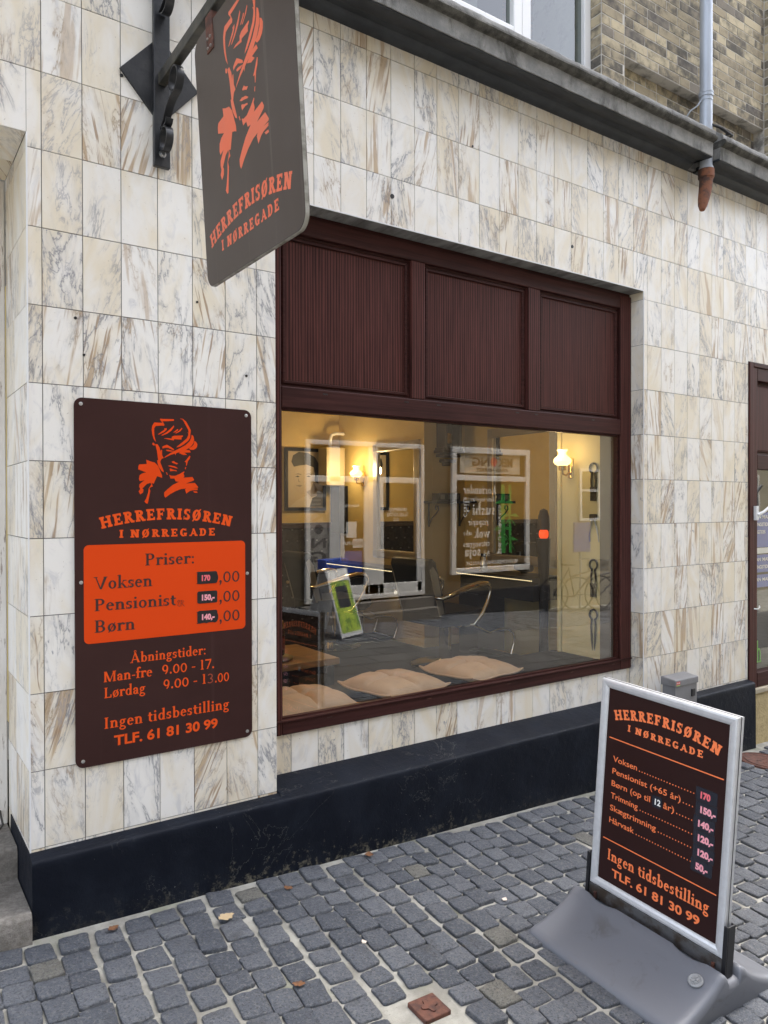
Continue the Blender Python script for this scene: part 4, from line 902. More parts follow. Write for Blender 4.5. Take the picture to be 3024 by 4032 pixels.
# ------------------------------------------------------------------ ironwork in the paving
mh = thing('manhole_cover', 'round brown iron manhole cover in the cobbles below the far end of the plinth', 'manhole cover', (4.72, -.28, zg(4.72, -.28) + .006), (1, 0, -.0406), (0, 1, .05))
MB().lathe([(.175, -.02), (.175, .003), (.160, .005), (.158, .001), (.140, .001), (.138, .005), (.122, .005), (.118, .002), (.002, .002)], 40).build('cover_plate', X['rust'], mh, smooth=True)
m = MB()
for k in range(2): text_sans(m, 'KLOAK', -.07, .07, .015 - .05 * k, .026, .0035, .02) if 0 else m.box(-.06, .06, .02 - .045 * k, .03 - .045 * k, .002, .0045)
m.build('raised_bars', X['rust'], mh)
vc = thing('valve_cover', 'small square rusty iron valve box set in the cobbles well out from the plinth', 'valve cover', (1.018, -1.115, zg(1.018, -1.115) + .012), (1, 0, -.0406), (0, 1, .05))
box('valve_frame', X['rust'], vc, -.055, .055, -.053, .053, -.05, .0, .004)
m = MB(); m.prism([(.026 * (1 + .28 * math.cos(4 * a)) * math.cos(a), .026 * (1 + .28 * math.cos(4 * a)) * math.sin(a)) for a in [2 * math.pi * k / 40 for k in range(40)]], 0, .005); m.build('valve_lid', X['rust'], vc, bevel=.001)
# ------------------------------------------------------------------ litter
leafm = M('dry_leaf', (.17, .075, .03), .8, c2=(.10, .05, .03), scale=30); paperm = M('pale_scrap', (.60, .52, .45), .8); tanleaf = M('tan_leaf', (.42, .32, .19), .8)
def leaf(x, y, s, rot, mat, label, nm='fallen_leaf', cat='leaf'):
    m = MB(); n = 9; pts = []
    for k in range(n + 1):
        t = k / n; w_ = .32 * math.sin(math.pi * t ** .8) * (1 + .25 * math.sin(k * 2.4)); z = .25 * (t - .5) ** 2 + .03 * math.sin(k * 1.9)
        pts.append(((t - .5), w_, z + .18 * w_)); 
    vs = [(s * a, s * b, s * (c + .1)) for a, b, c in pts] + [(s * a, 0, s * (c - .18 * b + .1)) for a, b, c in pts] + [(s * a, -s * b, s * (c + .1)) for a, b, c in pts]; k1 = n + 1
    m.add(vs, [(i, i + 1, k1 + i + 1, k1 + i) for i in range(n)] + [(k1 + i, k1 + i + 1, 2 * k1 + i + 1, 2 * k1 + i) for i in range(n)])
    o = m.build(nm, mat, smooth=True); o.location = (x, y, zg(x, y) + .010); o.rotation_euler = (.05, .04, rot); tag(o, label, cat); return o
leaf(.215, -.16, .05, .4, leafm, 'small brown leaf against the foot of the black plinth, nearest to the steps')
leaf(.94, -.215, .05, 1.9, leafm, 'reddish brown leaf between cobbles in front of the middle of the plinth')
leaf(.62, -.30, .075, .2, tanleaf, 'pale straw coloured crumpled leaf, largest of the leaves on the cobbles')
leaf(.68, -.80, .05, 2.4, leafm, 'rust brown leaf among open cobbles, nearest to the square valve box')
leaf(1.42, -.13, .06, 1.0, leafm, 'thin rust leaf lying in a joint close to the plinth below the window')
leaf(2.55, -1.18, .055, .7, leafm, 'curled brown leaf on the cobbles behind the pavement sign')
leaf(1.73, -.74, .035, .5, paperm, 'tiny pale paper scrap on the cobbles left of the plastic foot', 'paper_scrap', 'litter')
leaf(1.02, -.70, .030, 1.5, paperm, 'flat whitish blob of chewing gum on a cobble above the square valve box', 'paper_scrap', 'litter')
# ------------------------------------------------------------------ barber shop interior
FL = .30
X['ochre'] = M('ochre_wall_paint', (.56, .42, .17), .8, c2=(.50, .37, .14), scale=1.5, bump=.1); X['paleyellow'] = M('pale_yellow_paint', (.72, .62, .33), .7)
X['darkwall'] = M('dark_wainscot', (.018, .015, .016), .6, spec=.1, c2=(.034, .030, .030), scale=20); X['leather'] = M('black_leather', (.008, .009, .012), .45, spec=.25, bump=.2, bscale=90)
X['darkwood'] = M('dark_walnut', (.022, .010, .007), .4, c2=(.035, .016, .010), scale=20, stretch=(1, 1, .1))
X['floor'] = M('dark_wood_floor', (.009, .008, .0075), .6, spec=.08, c2=(.014, .012, .011), scale=14, stretch=(.1, 1, 1)); X['mirror'] = M('mirror_silver', (.85, .86, .85), .015, 1.0)
X['silver'] = M('ribbed_silver_frame', (.46, .40, .31), .4, .35); X['black_lacquer'] = M('black_lacquer', (.009, .009, .011), .35, spec=.2)
m = MB()
for b in ((.25, 3.75, 4.0, 4.1, FL, 3.0), (.15, .35, .5, 4.1, FL, 3.0), (4.25, 4.35, .5, 2.5, FL, 3.0), (3.75, 3.85, 2.451, 4.1, FL, 3.0), (3.85, 4.35, 2.45, 2.55, FL, 3.0), (3.752, 4.35, .64, .75, FL, 3.0)): m.box(*b)
ir = sub('interior_walls', bld); wpart(ir)
m.build('wall', X['ochre'], ir)
box('window_pier', X['paleyellow'], ir, 3.75, 3.86, .367, .75, .5, 3.0)
MB().tube([(3.742, .77, .5), (3.742, .77, 3.0)], .018, 10).build('heating_pipe', X['paleyellow'], ir, smooth=True)
box('ceiling', X['ochre'], ir, .2, 4.4, .32, 4.1, 3.0, 3.1)
box('interior_floor', X['floor'], ir, .2, 4.4, .3, 4.1, FL - .1, FL)
box('window_deck', X['floor'], ir, .997, 3.75, .162, .84, .42, .535, .004)
box('wainscot', X['darkwall'], ir, .35, 3.75, 3.97, 3.999, FL, 1.40); box('dado_rail', X['darkwood'], ir, .35, 3.75, 3.955, 3.999, 1.40, 1.46, .006)
m = MB()
for i in range(26):
    for j in range(9): m.lathe([(.012, 0), (.008, .006), (.001, .007)], 6) if 0 else m.box(.5 + i * .12 + (j % 2) * .06, .52 + i * .12 + (j % 2) * .06, 3.965, 3.971, FL + .12 + j * .12, FL + .135 + j * .12)
m.build('wainscot_studs', M('wainscot_stud', (.10, .09, .08), .4), ir)
# poster portrait (plain generic portrait)
po = thing('portrait_poster', 'black framed grey portrait poster of a dark haired man hanging on the ochre back wall', 'poster', (3.07, 3.995, 1.59), (1, 0, 0), (0, 0, 1))
PW, PH = .50, .67
m = MB()
for b in ((0, PW, 0, .035), (0, PW, PH - .035, PH), (0, .035, .035, PH - .035), (PW - .035, PW, .035, PH - .035)): m.box(b[0], b[1], b[2], b[3], 0, .025)
m.build('picture_frame', X['black_lacquer'], po)
box('print', M('warm_grey_print', (.38, .31, .22), .6), po, .03, PW - .03, .03, PH - .03, .002, .010)
def lay2(nm, c, pl, z): return MB().polys([[(a * PW, b * PH) for a, b in p] for p in pl], z, 2e-5).build(nm, M(nm + '_tone', c, .6), po)
lay2('portrait_shirt', (.42, .36, .28), [[(.12, .06), (.93, .06), (.93, .22), (.78, .27), (.52, .24), (.30, .17)]], .0106)
lay2('portrait_jacket', (.05, .045, .04), [[(.60, .06), (.93, .06), (.93, .30), (.84, .34), (.70, .27)]], .0112)
lay2('portrait_face', (.36, .29, .21), [[(.24, .66), (.21, .58), (.20, .50), (.23, .44), (.22, .38), (.26, .33), (.36, .26), (.48, .27), (.62, .34), (.70, .44), (.74, .58), (.70, .72), (.50, .78), (.30, .74)], [(.52, .30), (.72, .40), (.78, .24), (.60, .18)]], .0118)
lay2('portrait_shade', (.19, .15, .11), [[(.52, .30), (.62, .34), (.70, .46), (.78, .36), (.78, .24), (.64, .22)], [(.24, .575), (.32, .60), (.40, .585), (.40, .57), (.30, .578)], [(.50, .58), (.58, .605), (.66, .585), (.66, .57), (.57, .582)], [(.26, .40), (.36, .415), (.42, .40), (.36, .378)], [(.31, .54), (.33, .46), (.38, .45), (.35, .47)]], .0124)
lay2('portrait_hair', (.02, .018, .016), [[(.22, .70), (.16, .78), (.20, .88), (.34, .94), (.56, .93), (.74, .86), (.84, .74), (.84, .58), (.80, .44), (.72, .48), (.73, .60), (.70, .70), (.52, .74), (.34, .72)], [(.25, .545), (.31, .56), (.36, .545), (.31, .535)], [(.52, .55), (.58, .565), (.63, .55), (.58, .54)]], .0130)
# sconces
X['lampglow'] = emit('opal_lamp_glass', (1.0, .66, .24), .62)
def sconce(loc, rot, label, w):
    s = thing('wall_lamp', label, 'wall lamp', loc, group='wall lamps in the barber shop'); s.rotation_euler = (0, 0, rot)
    MB().lathe([(.004, -.06), (.030, -.055), (.030, .055), (.004, .06)], 12).build('back_plate', X['brass'], s, smooth=True).matrix_local = Matrix(((.35, 0, 0, .0), (0, .9, 0, 0), (0, 0, 1.3, -.03), (0, 0, 0, 1)))
    MB().tube([(.0, 0, -.06), (.05, 0, -.085), (.085, 0, -.075), (.09, 0, -.045)], .008, 8).build('lamp_arm', X['brass'], s, smooth=True)
    MB().lathe([(.02, -.05), (.028, -.045), (.026, -.02), (.03, -.015)], 14, (.09, 0, 0)).build('lamp_holder', X['brass'], s, smooth=True)
    MB().lathe([(.034, -.015), (.058, 0), (.066, .018), (.060, .038), (.038, .056), (.026, .070), (.028, .085), (.040, .102), (.036, .104)], 20, (.09, 0, 0)).build('lamp_shade', X['lampglow'], s, smooth=True)
    l = bpy.data.lights.new('lamp_light', 'POINT'); l.energy = w; l.color = (1, .74, .40); l.shadow_soft_size = .07
    o = bpy.data.objects.new('lamp_light', l); COL.objects.link(o); o.parent = s; o.location = (.16, 0, .06); return s
sconce((3.748, 3.495, 1.955), math.pi, 'lit opal glass wall lamp on the ochre wall left of the ribbed mirror', LAMP)
sconce((3.748, .665, 1.945), math.pi, 'lit opal glass wall lamp by the yellow pier with the hanging scissors', LAMP * .2)
sconce((.352, 2.3, 1.95), 0, 'lit opal glass wall lamp added on the unseen left wall to fill the room', LAMP * 3.2)  # added lamp, fills the whole room with light
# mirrors
def mirror(loc, wdt, hgt, label):
    t = thing('wall_mirror', label, 'mirror', loc, (0, 1, 0), (0, 0, 1), group='ribbed silver mirrors'); f = .085
    m = MB()
    for b in ((0, wdt, 0, f), (0, wdt, hgt - f, hgt), (0, f, f, hgt - f), (wdt - f, wdt, f, hgt - f)):
        m.box(b[0], b[1], b[2], b[3], -.028, 0)
    m.build('mirror_frame', X['silver'], t, bevel=.01)
    m = MB(); k = .012
    for i in range(int(hgt / k)):
        for a in (.012, wdt - f + .012): m.box(a, a + f - .024, i * k, i * k + .006, -.034, -.027)
    for i in range(int(wdt / k)):
        for a in (.012, hgt - f + .012): m.box(i * k, i * k + .006, a, a + f - .024, -.034, -.027)
    m.build('frame_ribs', X['silver'], t); box('mirror_glass', X['mirror'], t, f - .004, wdt - f + .004, f - .004, hgt - f + .004, -.008, -.003); return t
mirror((4.249, 1.24, 1.105), .86, 1.25, 'tall ribbed silver framed mirror above the right hand black counter')
mirror((3.749, 2.50, 1.11), .78, 1.16, 'ribbed silver framed mirror behind the far barber chair, right of a wall lamp')
X['led'] = emit('led_strip', (1.0, .78, .42), .8)
def counter(x0, x1, y0, y1, zt, label):
    t = thing('styling_counter', label, 'counter', (x0, y0, FL), group='black styling counters')
    w_, l_, h = x1 - x0, y1 - y0, zt - FL
    box('counter_top', X['black_lacquer'], t, 0, w_, 0, l_, h - .04, h, .004); box('counter_apron', X['black_lacquer'], t, .03, w_, .02, l_ - .02, h - .20, h - .041)
    box('counter_cabinet', X['black_lacquer'], t, .02, w_, l_ * .72, l_ - .01, 0, h - .201)
    m = MB()
    for i in range(int(l_ / .024)): m.box(-.004, .001, .01 + i * .024, .017 + i * .024, h - .027, h - .023)
    m.build('light_strip', X['led'], t); return t
counter(3.90, 4.248, 1.20, 2.16, 1.045, 'black counter with a gold light strip under the right mirror')
counter(3.50, 3.748, 2.62, 3.85, 1.045, 'black counter with a gold light strip behind the far barber chair')
# clock, shelf, cabinet, picture
ck = thing('wall_clock', 'dark carved wooden pendulum clock hanging high on the ochre wall', 'clock', (3.995, 2.448, 2.0))
m = MB(); m.box(-.10, -.075, -.13, 0, .16, .78); m.box(.075, .10, -.13, 0, .16, .78); m.box(-.10, .10, -.02, 0, .16, .78); m.box(-.10, .10, -.13, 0, .50, .53); m.build('clock_case', X['darkwood'], ck, bevel=.004)
m = MB()
for a, b, c, d in ((.12, .15, .135, .16), (.135, .17, .145, .135), (.11, .10, .12, .10), (.07, .05, .09, .05), (.035, .0, .05, .02)): m.box(-a, a, -c, 0, d, d + .03)
m.build('clock_foot', X['darkwood'], ck, bevel=.006)
for a in (-.087, .087): MB().lathe([(.008, .17), (.014, .2), (.009, .26), (.012, .36), (.009, .45), (.014, .5)], 10, (a, -.135, 0)).build('clock_column', X['darkwood'], ck, smooth=True)
MB().lathe([(.001, 0), (.05, .002), (.05, .008), (.001, .01)], 20).build('pendulum', X['brass'], ck, smooth=True).matrix_local = Matrix(((1, 0, 0, 0), (0, 0, -1, -.06), (0, 1, 0, .28), (0, 0, 0, 1)))
MB().lathe([(.001, 0), (.07, .002), (.07, .01), (.001, .01)], 24).build('clock_face', X['whiteprint'], ck, smooth=True).matrix_local = Matrix(((1, 0, 0, 0), (0, 0, -1, -.10), (0, 1, 0, .64), (0, 0, 0, 1)))
sh = thing('wall_shelf', 'black wall shelf on a scrolled iron bracket under the clock', 'shelf', (3.76, 2.449, 1.66))
box('shelf_board', X['black_lacquer'], sh, -.02, .47, -.20, 0, .0, .025, .003)
for a in (.04, .42):
    MB().strip([(a, -.004, .0), (a, -.004, -.22)], (1, 0, 0), .02, .008).build('shelf_bracket', X['iron'], sh)
    MB().strip([(a, -.01, -.2), (a, -.05, -.14), (a, -.11, -.1), (a, -.15, -.06), (a, -.145, -.025), (a, -.115, -.02), (a, -.105, -.05), (a, -.12, -.06)], (1, 0, 0), .014, .006).build('shelf_bracket', X['iron'], sh)
def solid(nm, label, cat, parts, loc, group=None):
    t = thing(nm, label, cat, loc, group=group)
    for pn, mt, mb in parts: mb.build(pn, mt, t, smooth=True, angle=40)
    return t
solid('barber_tin_box', 'long dark tin box standing on the wall shelf', 'box', [('box_body', X['black_lacquer'], MB().box(-.13, .13, -.05, .05, 0, .07)), ('box_labels', M('label_grey', (.16, .15, .13), .5), MB().box(-.11, -.06, -.052, -.05, .012, .058).box(-.02, .03, -.052, -.05, .012, .058).box(.06, .11, -.052, -.05, .012, .058))], (3.92, 2.33, 1.686))
bx = thing('boiler_cabinet', 'cream boiler cabinet with a bent white pipe on top in the far corner', 'cabinet', (3.60, 3.88, 1.34))
box('cabinet_body', M('cream_enamel', (.36, .30, .19), .45), bx, -.13, .10, -.09, .09, .52, .93, .006); box('cabinet_shaft', X['black_lacquer'], bx, .03, .14, -.085, .1, .0, .515)
MB().tube([(-.03, 0, .93), (-.03, 0, 1.02), (-.015, 0, 1.07), (.04, 0, 1.09), (.14, 0, 1.09)], .018, 10).build('flue_pipe', X['white'], bx, smooth=True)
pf = thing('framed_picture', 'dark framed picture on the left wall, seen in the right mirror', 'picture', (.353, 2.55, 1.5), (0, -1, 0), (0, 0, 1))
m = MB()
for b in ((0, .55, 0, .05), (0, .55, .65, .70), (0, .05, .05, .65), (.50, .55, .05, .65)): m.box(*b, 0, .025)
m.build('picture_frame', X['black_lacquer'], pf, bevel=.003).data; box('print', M('dim_print', (.10, .075, .06), .4, c2=(.28, .24, .20), scale=6), pf, .045, .505, .045, .655, .002, .012)
# barber chairs
def chair(loc, rz, label):
    t = thing('barber_chair', label, 'barber chair', loc, group='chrome barber chairs'); t.rotation_euler = (0, 0, rz)
    MB().lathe([(.29, 0), (.29, .015), (.25, .03), (.08, .045), (.055, .06), (.050, .34), (.09, .36), (.001, .362)], 28).build('pedestal', X['chrome'], t, smooth=True)
    m = MB(); m.loft([[(x, y * k, z) for x, z in ((-.26, .37), (.22, .36), (.29, .38), (.315, .42), (.30, .465), (.25, .485), (-.26, .475))] for y, k in ((-.255, .97), (-.245, 1), (.245, 1), (.255, .97))]); m.build('seat', X['leather'], t, bevel=.015)
    m = MB(); m.loft([[(x, y, z) for x, z in ((-.20, .48), (-.27, .45), (-.31, .60), (-.36, .76), (-.40, .86), (-.385, .91), (-.34, .92), (-.305, .89), (-.27, .78), (-.225, .62))] for y in (-.235, -.22, .22, .235)]); m.build('backrest', X['leather'], t, bevel=.012)
    m = MB()
    for s_ in (-1, 1): m.loft([[(x, s_ * y, z) for x, z in ((-.225, .46), (-.275, .46), (-.375, .83), (-.345, .86), (-.30, .80))] for y in (.236, .246)])
    m.build('back_side_panel', M('grey_side_panel', (.21, .19, .16), .5), t)
    for s_ in (-1, 1):
        y = s_ * .295
        MB().tube([(-.33, s_ * .25, .61), (-.30, y, .61), (-.18, y, .635), (-.02, y, .675), (.12, y, .70), (.20, y, .695), (.235, y, .665), (.235, y, .62), (.20, y, .54), (.14, y, .45), (.08, s_ * .27, .37), (.04, s_ * .2, .355)], [.016, .018, .024, .026, .025, .022, .018, .015, .014, .014, .014, .014], 12).build('arm', X['chrome'], t, smooth=True)
    for s_ in (-1, 1): MB().tube([(.10, s_ * .19, .36), (.24, s_ * .19, .30), (.33, s_ * .19, .265), (.42, s_ * .19, .285), (.56, s_ * .19, .275), (.63, s_ * .19, .235), (.645, s_ * .19, .17), (.61, s_ * .19, .08), (.60, s_ * .19, .05)], .013, 10).build('footrest_tube', X['chrome'], t, smooth=True)
    MB().tube([(.60, -.19, .055), (.60, .19, .055)], .013, 10).build('footrest_bar', X['chrome'], t, smooth=True)
    box('footrest_plate', X['black'], t, .44, .60, -.17, .17, .045, .06, .004); return t
chair((3.42, 1.74, FL), .05, 'nearest barber chair with black seat and chrome arms, closest to the cushions')
chair((3.06, 3.02, FL), -.04, 'far barber chair with black seat and chrome arms, in front of the back wall')
# table with jar and cup
tb = thing('coffee_table', 'low wooden coffee table with dark legs behind the cushion that the frame cuts off', 'table', (1.55, 1.5, FL))
box('table_top', M('oiled_oak', (.36, .19, .07), .35, c2=(.28, .14, .05), scale=16, stretch=(.15, 1, 1)), tb, -.50, .50, -.32, .30, .272, .315, .004)
for a in (-.46, .43):
    for b in (-.28, .23): box('leg', X['black_lacquer'], tb, a, a + .05, b, b + .05, 0, .2715)
box('apron', X['black_lacquer'], tb, -.45, .45, -.26, -.235, .21, .2715)
TZ = FL + .315
solid('coffee_jar', 'glass coffee jar with a gold lid on the low table', 'jar', [('jar_body', M('coffee_glass', (.05, .018, .010), .12), MB().lathe([(.05, .012), (.055, .02), (.055, .17), (.045, .19)], 18)), ('lid', M('gold_lid', (.55, .33, .08), .3, .8), MB().lathe([(.048, .19), (.05, .195), (.05, .235), (.047, .24)], 18)), ('jar_label', M('dark_red_label', (.20, .03, .02), .4), MB().lathe([(.0556, .05), (.0558, .051), (.0558, .14), (.0556, .141)], 18))], (1.70, 1.42, TZ + .008))
solid('serving_tray', 'round steel tray under the coffee jar and mug', 'tray', [('tray_dish', X['steel'], MB().lathe([(.14, 0), (.155, .012), (.158, .012), (.145, .004), (.001, .004)], 28))], (1.64, 1.40, TZ + .001))
solid('coffee_mug', 'black mug with a white patch beside the coffee jar', 'mug', [('mug_body', X['black'], MB().lathe([(.038, .010), (.043, .014), (.045, .10), (.041, .10), (.038, .02), (.001, .018)], 18)), ('mug_patch', X['whiteprint'], MB().prism(rrect(-.012, .012, .025, .08, .01), .0445, .0455))], (1.60, 1.34, TZ + .002))
bpy.data.objects['mug_patch'].rotation_euler = (rad(90), 0, rad(20))
# cushions on the window deck
X['cushion'] = M('tan_cotton', (.58, .375, .225), .95, c2=(.52, .33, .195), scale=6, bump=.5, bscale=260, bdist=.001)
def cushion(cx, cy, rz, label, seed, sx=.235, sy=.235):
    t = thing('seat_cushion', label, 'cushion', (cx, cy, .536), group='tan cushions on the window deck'); t.rotation_euler = (0, 0, rz)
    m = MB(); N = 30; top_, bot = [], []
    rg = random.Random(seed)
    for j in range(N + 1):
        for i in range(N + 1):
            a, b = i / N * 2 - 1, j / N * 2 - 1
            e = max(0, 1 - abs(a) ** 3.2) ** .42 * max(0, 1 - abs(b) ** 3.2) ** .42
            pin = 1 - .035 * (1 - abs(a * b)) * (abs(a) ** 2 + abs(b) ** 2) / 2
            quilt = .62 + .38 * min(1, 3.2 * abs(math.sin(math.pi * (a + 1) * 1.0))) * min(1, 3.2 * abs(math.sin(math.pi * (b + 1) * 1.0))) if abs(a) < .97 and abs(b) < .97 else 1
            wr = noise.noise(Vector((a * 3 + seed, b * 3, 1))) * .008
            lift = .026 * (max(abs(a), abs(b)) ** 9) * (abs(a * b) ** 3) + .006 + .006 * math.sin(seed + 4 * a - 3 * b) * max(abs(a), abs(b)) ** 4
            x, y = a * sx * pin, b * sy * pin
            top_.append((x, y, .022 + .072 * e * quilt + wr * e + lift)); bot.append((x, y, .016 + lift - .013 * e))
    n1 = N + 1; vs = top_ + bot
    fs = [(j * n1 + i, j * n1 + i + 1, (j + 1) * n1 + i + 1, (j + 1) * n1 + i) for j in range(N) for i in range(N)]
    fs += [tuple(len(top_) + q for q in f[::-1]) for f in fs]
    edge = [i for i in range(n1)] + [j * n1 + N for j in range(1, n1)] + [N * n1 + i for i in range(N - 1, -1, -1)] + [j * n1 for j in range(N - 1, 0, -1)]
    fs += [(edge[k], edge[(k + 1) % len(edge)], len(top_) + edge[(k + 1) % len(edge)], len(top_) + edge[k]) for k in range(len(edge))]
    m.add(vs, fs); m.build('cushion_body', X['cushion'], t, smooth=True, angle=80)
    MB().tube([Vector(top_[k]) * 1.004 for k in edge], .0062, 6, closed=True).build('piping', X['cushion'], t, smooth=True)
    box('care_tag', M('grey_tag', (.45, .46, .46), .6), t, -.235, -.205, -sy - .012, -sy + .02, .010, .016); return t
cushion(1.375, .46, -.03, 'tan seat cushion at the left end of the window, partly hidden by the frame', 4)
cushion(2.015, .50, .12, 'tan seat cushion in the middle of the row on the window deck', 11)
cushion(2.665, .55, .10, 'tan seat cushion farthest right, lying apart under the barber chair', 17)
# scissors and clippers hung on the pier
X['toolsteel'] = M('blackened_tool_steel', (.050, .046, .042), .4, .6)
def shears(z, kind, label, mat):
    t = thing('barber_shears' if kind != 'clip' else 'hand_clipper', label, 'scissors' if kind != 'clip' else 'hair clipper', (3.747, .447, z), (0, -1, 0), (0, 0, 1), group='old barber tools on the yellow pier')
    if kind == 'clip':
        MB().tube([(-.012, .06, .008), (-.022, .0, .008), (-.035, -.06, .008), (-.03, -.10, .008)], [.007, .006, .005, .004], 8).build('handle', X['steel'], t, smooth=True); MB().tube([(.012, .06, .008), (.03, .0, .008), (.045, -.06, .008), (.05, -.10, .008)], [.007, .006, .005, .004], 8).build('handle', X['steel'], t, smooth=True)
        m = MB(); m.prism([(-.03, .06), (.03, .06), (.034, .085), (.030, .10), (-.030, .10), (-.034, .085)], .002, .014); m.build('clipper_head', mat, t, bevel=.002); return t
    MB().tube([(.033 * math.sin(a), .105 + .036 * math.cos(a), .006) for a in [rad(205 + 310 * k / 24 - 180 + 155) for k in range(25)]] if 0 else [(.034 * math.cos(rad(250 - 320 * k / 24)), .105 + .036 * math.sin(rad(250 - 320 * k / 24)), .006) for k in range(25)], .0075, 8).build('spring_bow', mat, t, smooth=True)
    for s_ in (-1, 1):
        MB().strip([(s_ * .014, .072, .006), (s_ * .020, .02, .006), (s_ * .017, -.03, .006)], (s_ * 1, 0, 0), .013, .008).build('shank', mat, t)
        if kind == 'shears': m = MB(); m.prism([(s_ * .008, -.03), (s_ * .026, -.03), (s_ * .022, -.08), (s_ * .002 + s_ * .006, -.155)][::s_], .002, .009); m.build('blade', mat, t)
    if kind == 'comb':
        m = MB(); m.box(-.028, .028, -.055, -.028, .002, .012)
        for i in range(7): m.box(-.028 + i * .0082, -.024 + i * .0082, -.13, -.055, .003, .008)
        m.build('comb_head', mat, t)
    return t
shears(1.80, 'comb', 'topmost toothed spring shears hanging on the yellow pier', X['toolsteel'])
shears(1.475, 'clip', 'steel hand clipper with two curved handles on the yellow pier', X['toolsteel'])
shears(1.105, 'comb', 'lower toothed spring shears hanging below the hand clipper', X['toolsteel'])
shears(.745, 'shears', 'lowest spring shears with two pointed blades on the yellow pier', X['toolsteel'])
# red glowing lamp on a dark stand, small things on the counter
rl = thing('lava_lamp', 'dark cone lamp with a red glowing middle on a tall dark stand', 'lamp', (3.88, 1.06, FL))
MB().lathe([(.12, 0), (.12, .02), (.045, .05), (.035, .3), (.04, .75), (.055, 1.02), (.056, 1.075)], 20).build('lamp_stand', X['black_lacquer'], rl, smooth=True)
MB().lathe([(.026, 1.076), (.036, 1.088), (.039, 1.11), (.036, 1.132), (.026, 1.1445)], 20).build('glowing_glass', emit('red_lamp_glow', (1.0, .075, .010), .22), rl, smooth=True)
MB().lathe([(.050, 1.145), (.052, 1.18), (.045, 1.25), (.030, 1.30), (.001, 1.315)], 20).build('lamp_cap', X['darkwood'], rl, smooth=True)
solid('spray_bottle', 'steel spray bottle with a dark trigger on the right counter', 'bottle', [('bottle_body', X['steel'], MB().lathe([(.03, 0), (.034, .01), (.03, .08), (.014, .12), (.012, .13)], 16)), ('spray_head', X['black'], MB().box(-.012, .012, -.012, .03, .13, .16).tube([(0, .028, .15), (0, .045, .12), (0, .04, .10)], .005, 6))], (4.02, 1.92, 1.046))
solid('hair_dryer', 'black hair dryer lying on the right counter', 'hair dryer', [('dryer_body', X['black'], MB().tube([(0, -.09, .06), (0, -.05, .065), (0, .03, .065), (0, .09, .065)], [.03, .04, .042, .03], 14)), ('dryer_handle', X['black'], MB().tube([(0, .03, .05), (.02, .04, .02), (.08, .05, .017)], [.02, .018, .016], 10))], (4.05, 1.45, 1.046))
# ------------------------------------------------------------------ far side of the street (seen only in the glass)
ob = thing('cream_building', 'cream rendered shop building with white framed door and window, mirrored in the glass', 'building', (6, -7.2, 0))
O0 = Matrix.Translation((-6, 7.2, 0))
def opart(o): o.matrix_parent_inverse = O0; return o
X['shopdark'] = M('dark_shop_glass', (.014, .015, .018), .06, spec=.6); X['frame2'] = M('white_timber', (.84, .83, .80), .45)
opart(box('wall', X['cream'], ob, -4, 10.6, -11, -7, -1, 8.6)); opart(box('base_course', M('dark_base', (.035, .035, .04), .7), ob, -4, 10.6, -7.02, -6.99, -1, .10)) if 0 else opart(box('base_course', M('dark_base', (.035, .035, .04), .7), ob, -4, 10.6, -6.999, -6.965, -1, .07))
opart(box('eaves', X['frame2'], ob, -4.2, 10.8, -7.1, -6.7, 8.61, 8.8)); opart(box('roof', M('slate_roof', (.06, .06, .065), .8), ob, -4.2, 10.8, -11, -6.75, 8.81, 9.0)); opart(box('door_step', X['granite'], ob, 5.0, 7.5, -6.96, -6.6, -1, -.10))
opart(box('door_step', X['granite'], ob, 5.0, 7.5, -6.96, -6.78, -.10, .065))
def framed(nm, x0, x1, z0, z1, bars, t_=.075):
    w_ = sub(nm, ob); opart(w_); m = MB()
    for b in ((x0, x1, z0, z0 + t_), (x0, x1, z1 - t_, z1), (x0, x0 + t_, z0 + t_, z1 - t_), (x1 - t_, x1, z0 + t_, z1 - t_)): m.box(b[0], b[1], -6.998, -6.93, b[2], b[3])
    for b in bars: m.box(b[0], b[1], -6.998, -6.94, b[2], b[3])
    m.build('frame', X['frame2'], w_, bevel=.008); MB().box(x0 + .01, x1 - .01, -6.998, -6.975, z0 + .01, z1 - .01).build('pane', X['shopdark'], w_); return w_
dr = framed('shop_door', 5.08, 7.42, .10, 2.70, ((5.52, 5.72, .17, 2.63), (6.26, 6.46, .17, 2.63), (5.15, 7.35, 2.03, 2.13), (6.46, 6.56, .17, 2.03), (7.26, 7.35, .17, 2.03), (5.72, 5.80, .17, 2.03), (6.18, 6.26, .17, 2.03), (5.72, 7.35, .17, .34)))
wi = framed('shop_window', 8.04, 9.99, .40, 2.71, ((8.11, 9.92, 2.10, 2.20),), .11)
for zz_ in (0, 2.3):
  for k in range(5): framed('upper_window', -2.2 + 2.5 * k, -1.0 + 2.5 * k, 4.2 + zz_, 6.0 + zz_, ((-1.64 + 2.5 * k, -1.56 + 2.5 * k, 4.28 + zz_, 5.92 + zz_), (-2.12 + 2.5 * k, -1.08 + 2.5 * k, 5.3 + zz_, 5.37 + zz_)))
framed('plain_window', -1.2, 1.2, .6, 2.6, ((-.05, .05, .7, 2.5), (-1.1, 1.1, 1.95, 2.05))); framed('plain_window', 2.2, 4.2, .6, 2.6, ((3.15, 3.25, .7, 2.5),))
fm = Matrix(((-1, 0, 0, 0), (0, 0, 1, -6.968), (0, 1, 0, 0), (0, 0, 0, 1)))      # local x runs towards -X, as read from the street
def sign_on(nm, parent, mb, mat, y=-6.968):
    o = mb.build(nm, mat, parent); mm = fm.copy(); mm[1][3] = y; o.matrix_local = mm; return o
m = MB()
